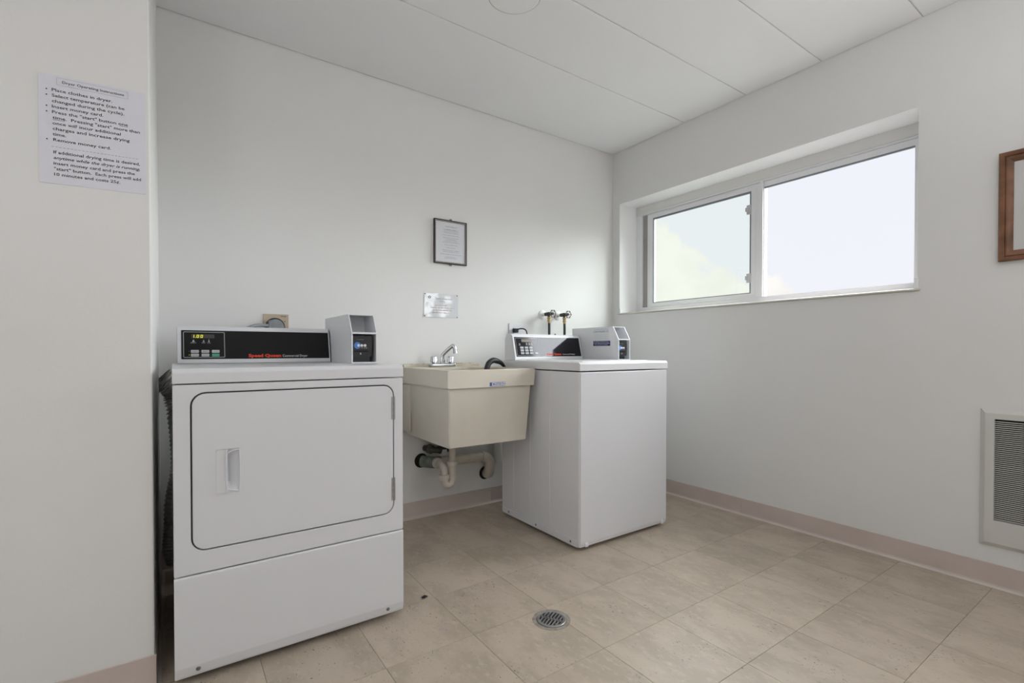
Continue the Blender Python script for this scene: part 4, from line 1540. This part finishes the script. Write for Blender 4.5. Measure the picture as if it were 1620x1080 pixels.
text_bm(bm, 'PLEASE READ', Ol + Ux * -1.502 + Vz * 1.2970, Ux, Vz, 0.036, 0.0045, 0.01)
obj('heading_print', bm, M['ink_grey'], ln, 0)
bm = NB()
for x0_, x1_, z_ in ((-1.532, -1.448, 1.2725), (-1.560, -1.400, 1.2580), (-1.552, -1.408, 1.2430), (-1.550, -1.428, 1.2280)):
    squiggle(bm, Ol, Ux, Vz, x0_, x1_, z_, 0.0060)
obj('body_print', bm, M['ink_red'], ln, 0)
for (x_, z_) in ((-1.597, 1.3405), (-1.382, 1.3400), (-1.600, 1.2085), (-1.381, 1.2060)):
    b = NB()
    lathe(b, [(0.0001, -0.0075), (0.0026, -0.007), (0.0030, -0.0045), (0.0026, -0.0005)], (x_, 0, z_), 'y', 12)
    obj('pin', b, M['black'], ln)

# wooden picture frame, cut by the right edge of the picture
pf = thing('picture_frame', 'brown wooden picture frame on the window wall above the wall heater', 'picture frame', (0, -2.45, 1.37))


def profile_frame(bm, y0, y1, z0, z1, prof, x_face):
    """mitred moulding on the right wall; prof = (inset, protrusion) from the outer edge in"""
    rings = []
    for ins, out in prof:
        rings.append([Vector((x_face - out, y0 + ins, z0 + ins)), Vector((x_face - out, y1 - ins, z0 + ins)), Vector((x_face - out, y1 - ins, z1 - ins)), Vector((x_face - out, y0 + ins, z1 - ins))])
    loft(bm, rings)


b = NB()
profile_frame(b, -2.78, -2.190, 1.3685, 1.8165, [(0.0, 0.001), (0.0, 0.016), (0.004, 0.019), (0.016, 0.018), (0.019, 0.014), (0.022, 0.016), (0.027, 0.016), (0.038, 0.010), (0.042, 0.008), (0.044, 0.003)], 0.0)
obj('frame', b, M['wood'], pf, 30)
b = box(NB(), (-0.0045, -2.739, 1.4095), (-0.001, -2.231, 1.7755))
obj('mat_board', b, M['matboard'], pf, 0)

# wall heater cut by the right edge
wh = thing('wall_heater', 'white recessed wall heater with a black louvred grille, low on the window wall', 'heater', (0, -2.45, 0.17))
hy0, hy1, hz0, hz1 = -2.76, -2.140, 0.173, 0.752
b = NB()
rings = []
for ins, out in ((0.0, 0.0005), (0.0, 0.004), (0.016, 0.0135), (0.018, 0.0135)):
    rings.append([Vector((-out, hy0 + ins, hz0 + ins)), Vector((-out, hy1 - ins, hz0 + ins)), Vector((-out, hy1 - ins, hz1 - ins)), Vector((-out, hy0 + ins, hz1 - ins))])
loft(b, rings)
obj('trim_frame', b, M['heater'], wh, 20)
gy0_, gy1_, gz0_, gz1_ = -2.71, -2.186, 0.288, 0.712
b = ring_prism(NB(), [(hy0 + 0.018, hz0 + 0.018), (hy1 - 0.018, hz0 + 0.018), (hy1 - 0.018, hz1 - 0.018), (hy0 + 0.018, hz1 - 0.018)],
               [(gy0_, gz0_), (gy1_, gz0_), (gy1_, gz1_), (gy0_, gz1_)], 'x', -0.0165, -0.0135)
obj('cover', b, M['heater'], wh, 0)
b = box(NB(), (-0.0040, gy0_, gz0_), (-0.0010, gy1_, gz1_))
obj('dark_cavity', b, M['hole'], wh, 0)
pitch = 0.00816
nsl = 51
sb = NB()
prism(sb, [(-0.0160, -0.0016), (-0.0152, -0.0026), (-0.0098, 0.0002), (-0.0104, 0.0010)], 'y', gy0_, gy1_)
# prism(axis='y') takes (x, z)
sl_me = bpy.data.meshes.new('slat')
for v in sb.verts:
    v.co.y -= (gy0_ + gy1_) / 2
sb.to_mesh(sl_me)
sb.free()
sl_me.materials.append(M['heater'])
for k in range(nsl):
    o = bpy.data.objects.new('slat', sl_me)
    COL.objects.link(o)
    o.parent = wh
    o.location = Vector((0, (gy0_ + gy1_) / 2, gz0_ + 0.0065 + pitch * k)) - wh.location
b = NB()
q = [Vector((-0.0141, hy1 - 0.0165, hz1 - 0.0185)), Vector((-0.0141, hy1 - 0.0155, hz1 - 0.0175)), Vector((-0.0046, hy1 + 0.0003, hz1 - 0.0002)), Vector((-0.0046, hy1 - 0.0015, hz1 + 0.0004))]
b.faces.new([b.verts.new(v) for v in q])
obj('mitre_gap', b, M['seam'], wh, 0)

# ================================================================== floor drain
DRX, DRY = -1.694, -1.313
fd = thing('floor_drain', 'round slotted metal floor drain set in the tiles in front of the sink', 'drain', (DRX, DRY, 0))
b = NB()
lathe(b, [(0.0560, 0.0001), (0.0705, 0.0001), (0.0700, 0.0010), (0.0600, 0.0014), (0.0560, 0.0010)], (DRX, DRY, 0), 'z', 40)
for f in list(b.faces):
    if len(f.verts) > 6:
        b.faces.remove(f)
obj('mortar_ring', b, M['mortar'], fd)
b = NB()
lathe(b, [(0.001, 0.0004), (0.0555, 0.0004), (0.0560, 0.0009), (0.001, 0.0009)], (DRX, DRY, 0), 'z', 40)
obj('drain_well', b, M['hole'], fd, 0)
# grate: disc with slots, built by strips between slots (slots run along one direction in two banks)
ga = math.radians(-62)


def grate():
    bm = NB()
    R_ = 0.0500
    zt_, zb_ = 0.0042, 0.0012
    nS = 7
    pit = 2 * 0.044 / nS
    sw = pit * 0.52

    def slab(x0, x1, y0, y1):
        q = [(x0, y0), (x1, y0), (x1, y1), (x0, y1)]
        ca, sa = math.cos(ga), math.sin(ga)
        va = [bm.verts.new((DRX + x * ca - y * sa, DRY + x * sa + y * ca, zt_)) for x, y in q]
        vb = [bm.verts.new((DRX + x * ca - y * sa, DRY + x * sa + y * ca, zb_)) for x, y in q]
        bm.faces.new(va)
        bm.faces.new(vb[::-1])
        for i in range(4):
            j = (i + 1) % 4
            bm.faces.new((va[i], vb[i], vb[j], va[j]))
    # bars across (direction y), between slots
    for k in range(nS + 1):
        xc = -0.044 + pit * k
        half = (pit - sw) / 2
        hl = math.sqrt(max(R_ ** 2 - xc ** 2, 1e-6)) - 0.001
        slab(xc - half, xc + half, -hl, hl)
    slab(-R_ + 0.001, R_ - 0.001, -0.0045, 0.0045)
    bmesh.ops.recalc_face_normals(bm, faces=bm.faces)
    lathe_ring = [(0.0440, 0.0010), (0.0440, 0.0042), (0.0520, 0.0048), (0.0545, 0.0030), (0.0545, 0.0010)]
    n = 48
    rings = []
    for r, h_ in lathe_ring:
        rings.append([bm.verts.new((DRX + r * math.cos(2 * PI * k / n), DRY + r * math.sin(2 * PI * k / n), h_)) for k in range(n)])
    for a, c in zip(rings, rings[1:]):
        for k in range(n):
            bm.faces.new((a[k], a[(k + 1) % n], c[(k + 1) % n], c[k]))
    return bm


obj('grate', grate(), M['steel'], fd, 30)
for sx, sy in ((0.010, 0.030), (-0.012, -0.034)):
    b = NB()
    lathe(b, [(0.0042, 0.0044), (0.0040, 0.0056), (0.0001, 0.0060)], (DRX + sx, DRY + sy, 0), 'z', 12)
    obj('screw', b, M['screw'], fd)

# scrap of lint on the floor
b = NB()
for k in range(5):
    a = k * 1.3
    p0 = Vector((-2.020 + 0.006 * math.cos(a), -0.896 + 0.006 * math.sin(a), 0.003))
    tube(b, smooth_path([p0, p0 + Vector((0.006, -0.003, 0.004)), p0 + Vector((0.011, 0.002 * (k - 2), 0.001))], 4), 0.0024, 6)
tag(obj('lint_scrap', b, M['lint']), 'tiny black scrap of lint on the tiles right of the dryer', 'debris')

# round cover plate on the ceiling
cc = thing('ceiling_cover', 'round white blank cover plate on the ceiling above the sink', 'ceiling cover', (-1.619, -0.968, H))
b = NB()
lathe(b, [(0.104, -0.0045), (0.110, -0.0030), (0.113, -0.0012)], (-1.619, -0.968, H), 'z', 56)
obj('cover_plate', b, M['cover'], cc)
b = NB()
lathe(b, [(0.112, -0.0011), (0.1155, -0.0006), (0.1155, -0.0001)], (-1.619, -0.968, H), 'z', 56)
obj('edge_gap', b, M['joint'], cc)

# made-up fixtures for the added fill lights: a hanging globe and a floor uplighter
lx, ly = -3.65, -3.25
cf = thing('added_globe_lamp', 'made-up white frosted globe lamp behind the photographer, added as fill light', 'lamp', (lx, ly, 2.05))
b = NB()
tube(b, [(lx, ly, 2.232), (lx, ly, H - 0.02)], 0.008, 10)
lathe(b, [(0.05, 0.0), (0.05, -0.02), (0.02, -0.03)], (lx, ly, H), 'z', 20)
lathe(b, [(0.03, 0.215), (0.045, 0.20), (0.07, 0.172)], (lx, ly, 2.05), 'z', 20)
obj('hanger', b, M['cover'], cf)
b = NB()
lathe(b, [(0.185 * math.sin(math.radians(a)), 0.185 * math.cos(math.radians(a))) for a in range(24, 181, 6)][::-1], (lx, ly, 2.05), 'z', 32)
for f in list(b.faces):
    if len(f.verts) > 8:
        b.faces.remove(f)
obj('globe', b, M['lampglass'], cf)
ux, uy = -1.35, -3.15
cf = thing('added_uplighter', 'made-up white floor uplighter right of the photographer, added as fill light', 'lamp', (ux, uy, 0))
b = NB()
lathe(b, [(0.15, 0.0005), (0.15, 0.012), (0.03, 0.025), (0.012, 0.03)], (ux, uy, 0), 'z', 28)
obj('base', b, M['cover'], cf)
b = NB()
tube(b, [(ux, uy, 0.028), (ux, uy, 1.70)], 0.011, 12)
obj('pole', b, M['cover'], cf)
b = NB()
ringo = [(0.02, 1.690), (0.30, 1.740), (0.345, 1.785), (0.340, 1.787), (0.29, 1.748), (0.02, 1.700)]
lathe(b, ringo, (ux, uy, 0), 'z', 32)
obj('bowl', b, M['cover'], cf)
# unlit lint specks of plaster damage on the back wall, right of the notice
b = NB()
lathe(b, [(0.0001, -0.0022), (0.004, -0.0015), (0.005, -0.0002)], (-0.876, 0, 1.593), 'y', 8)
tag(obj('plaster_nib', b, M['wall']), 'tiny plaster nib on the back wall right of the framed notice', 'blemish')
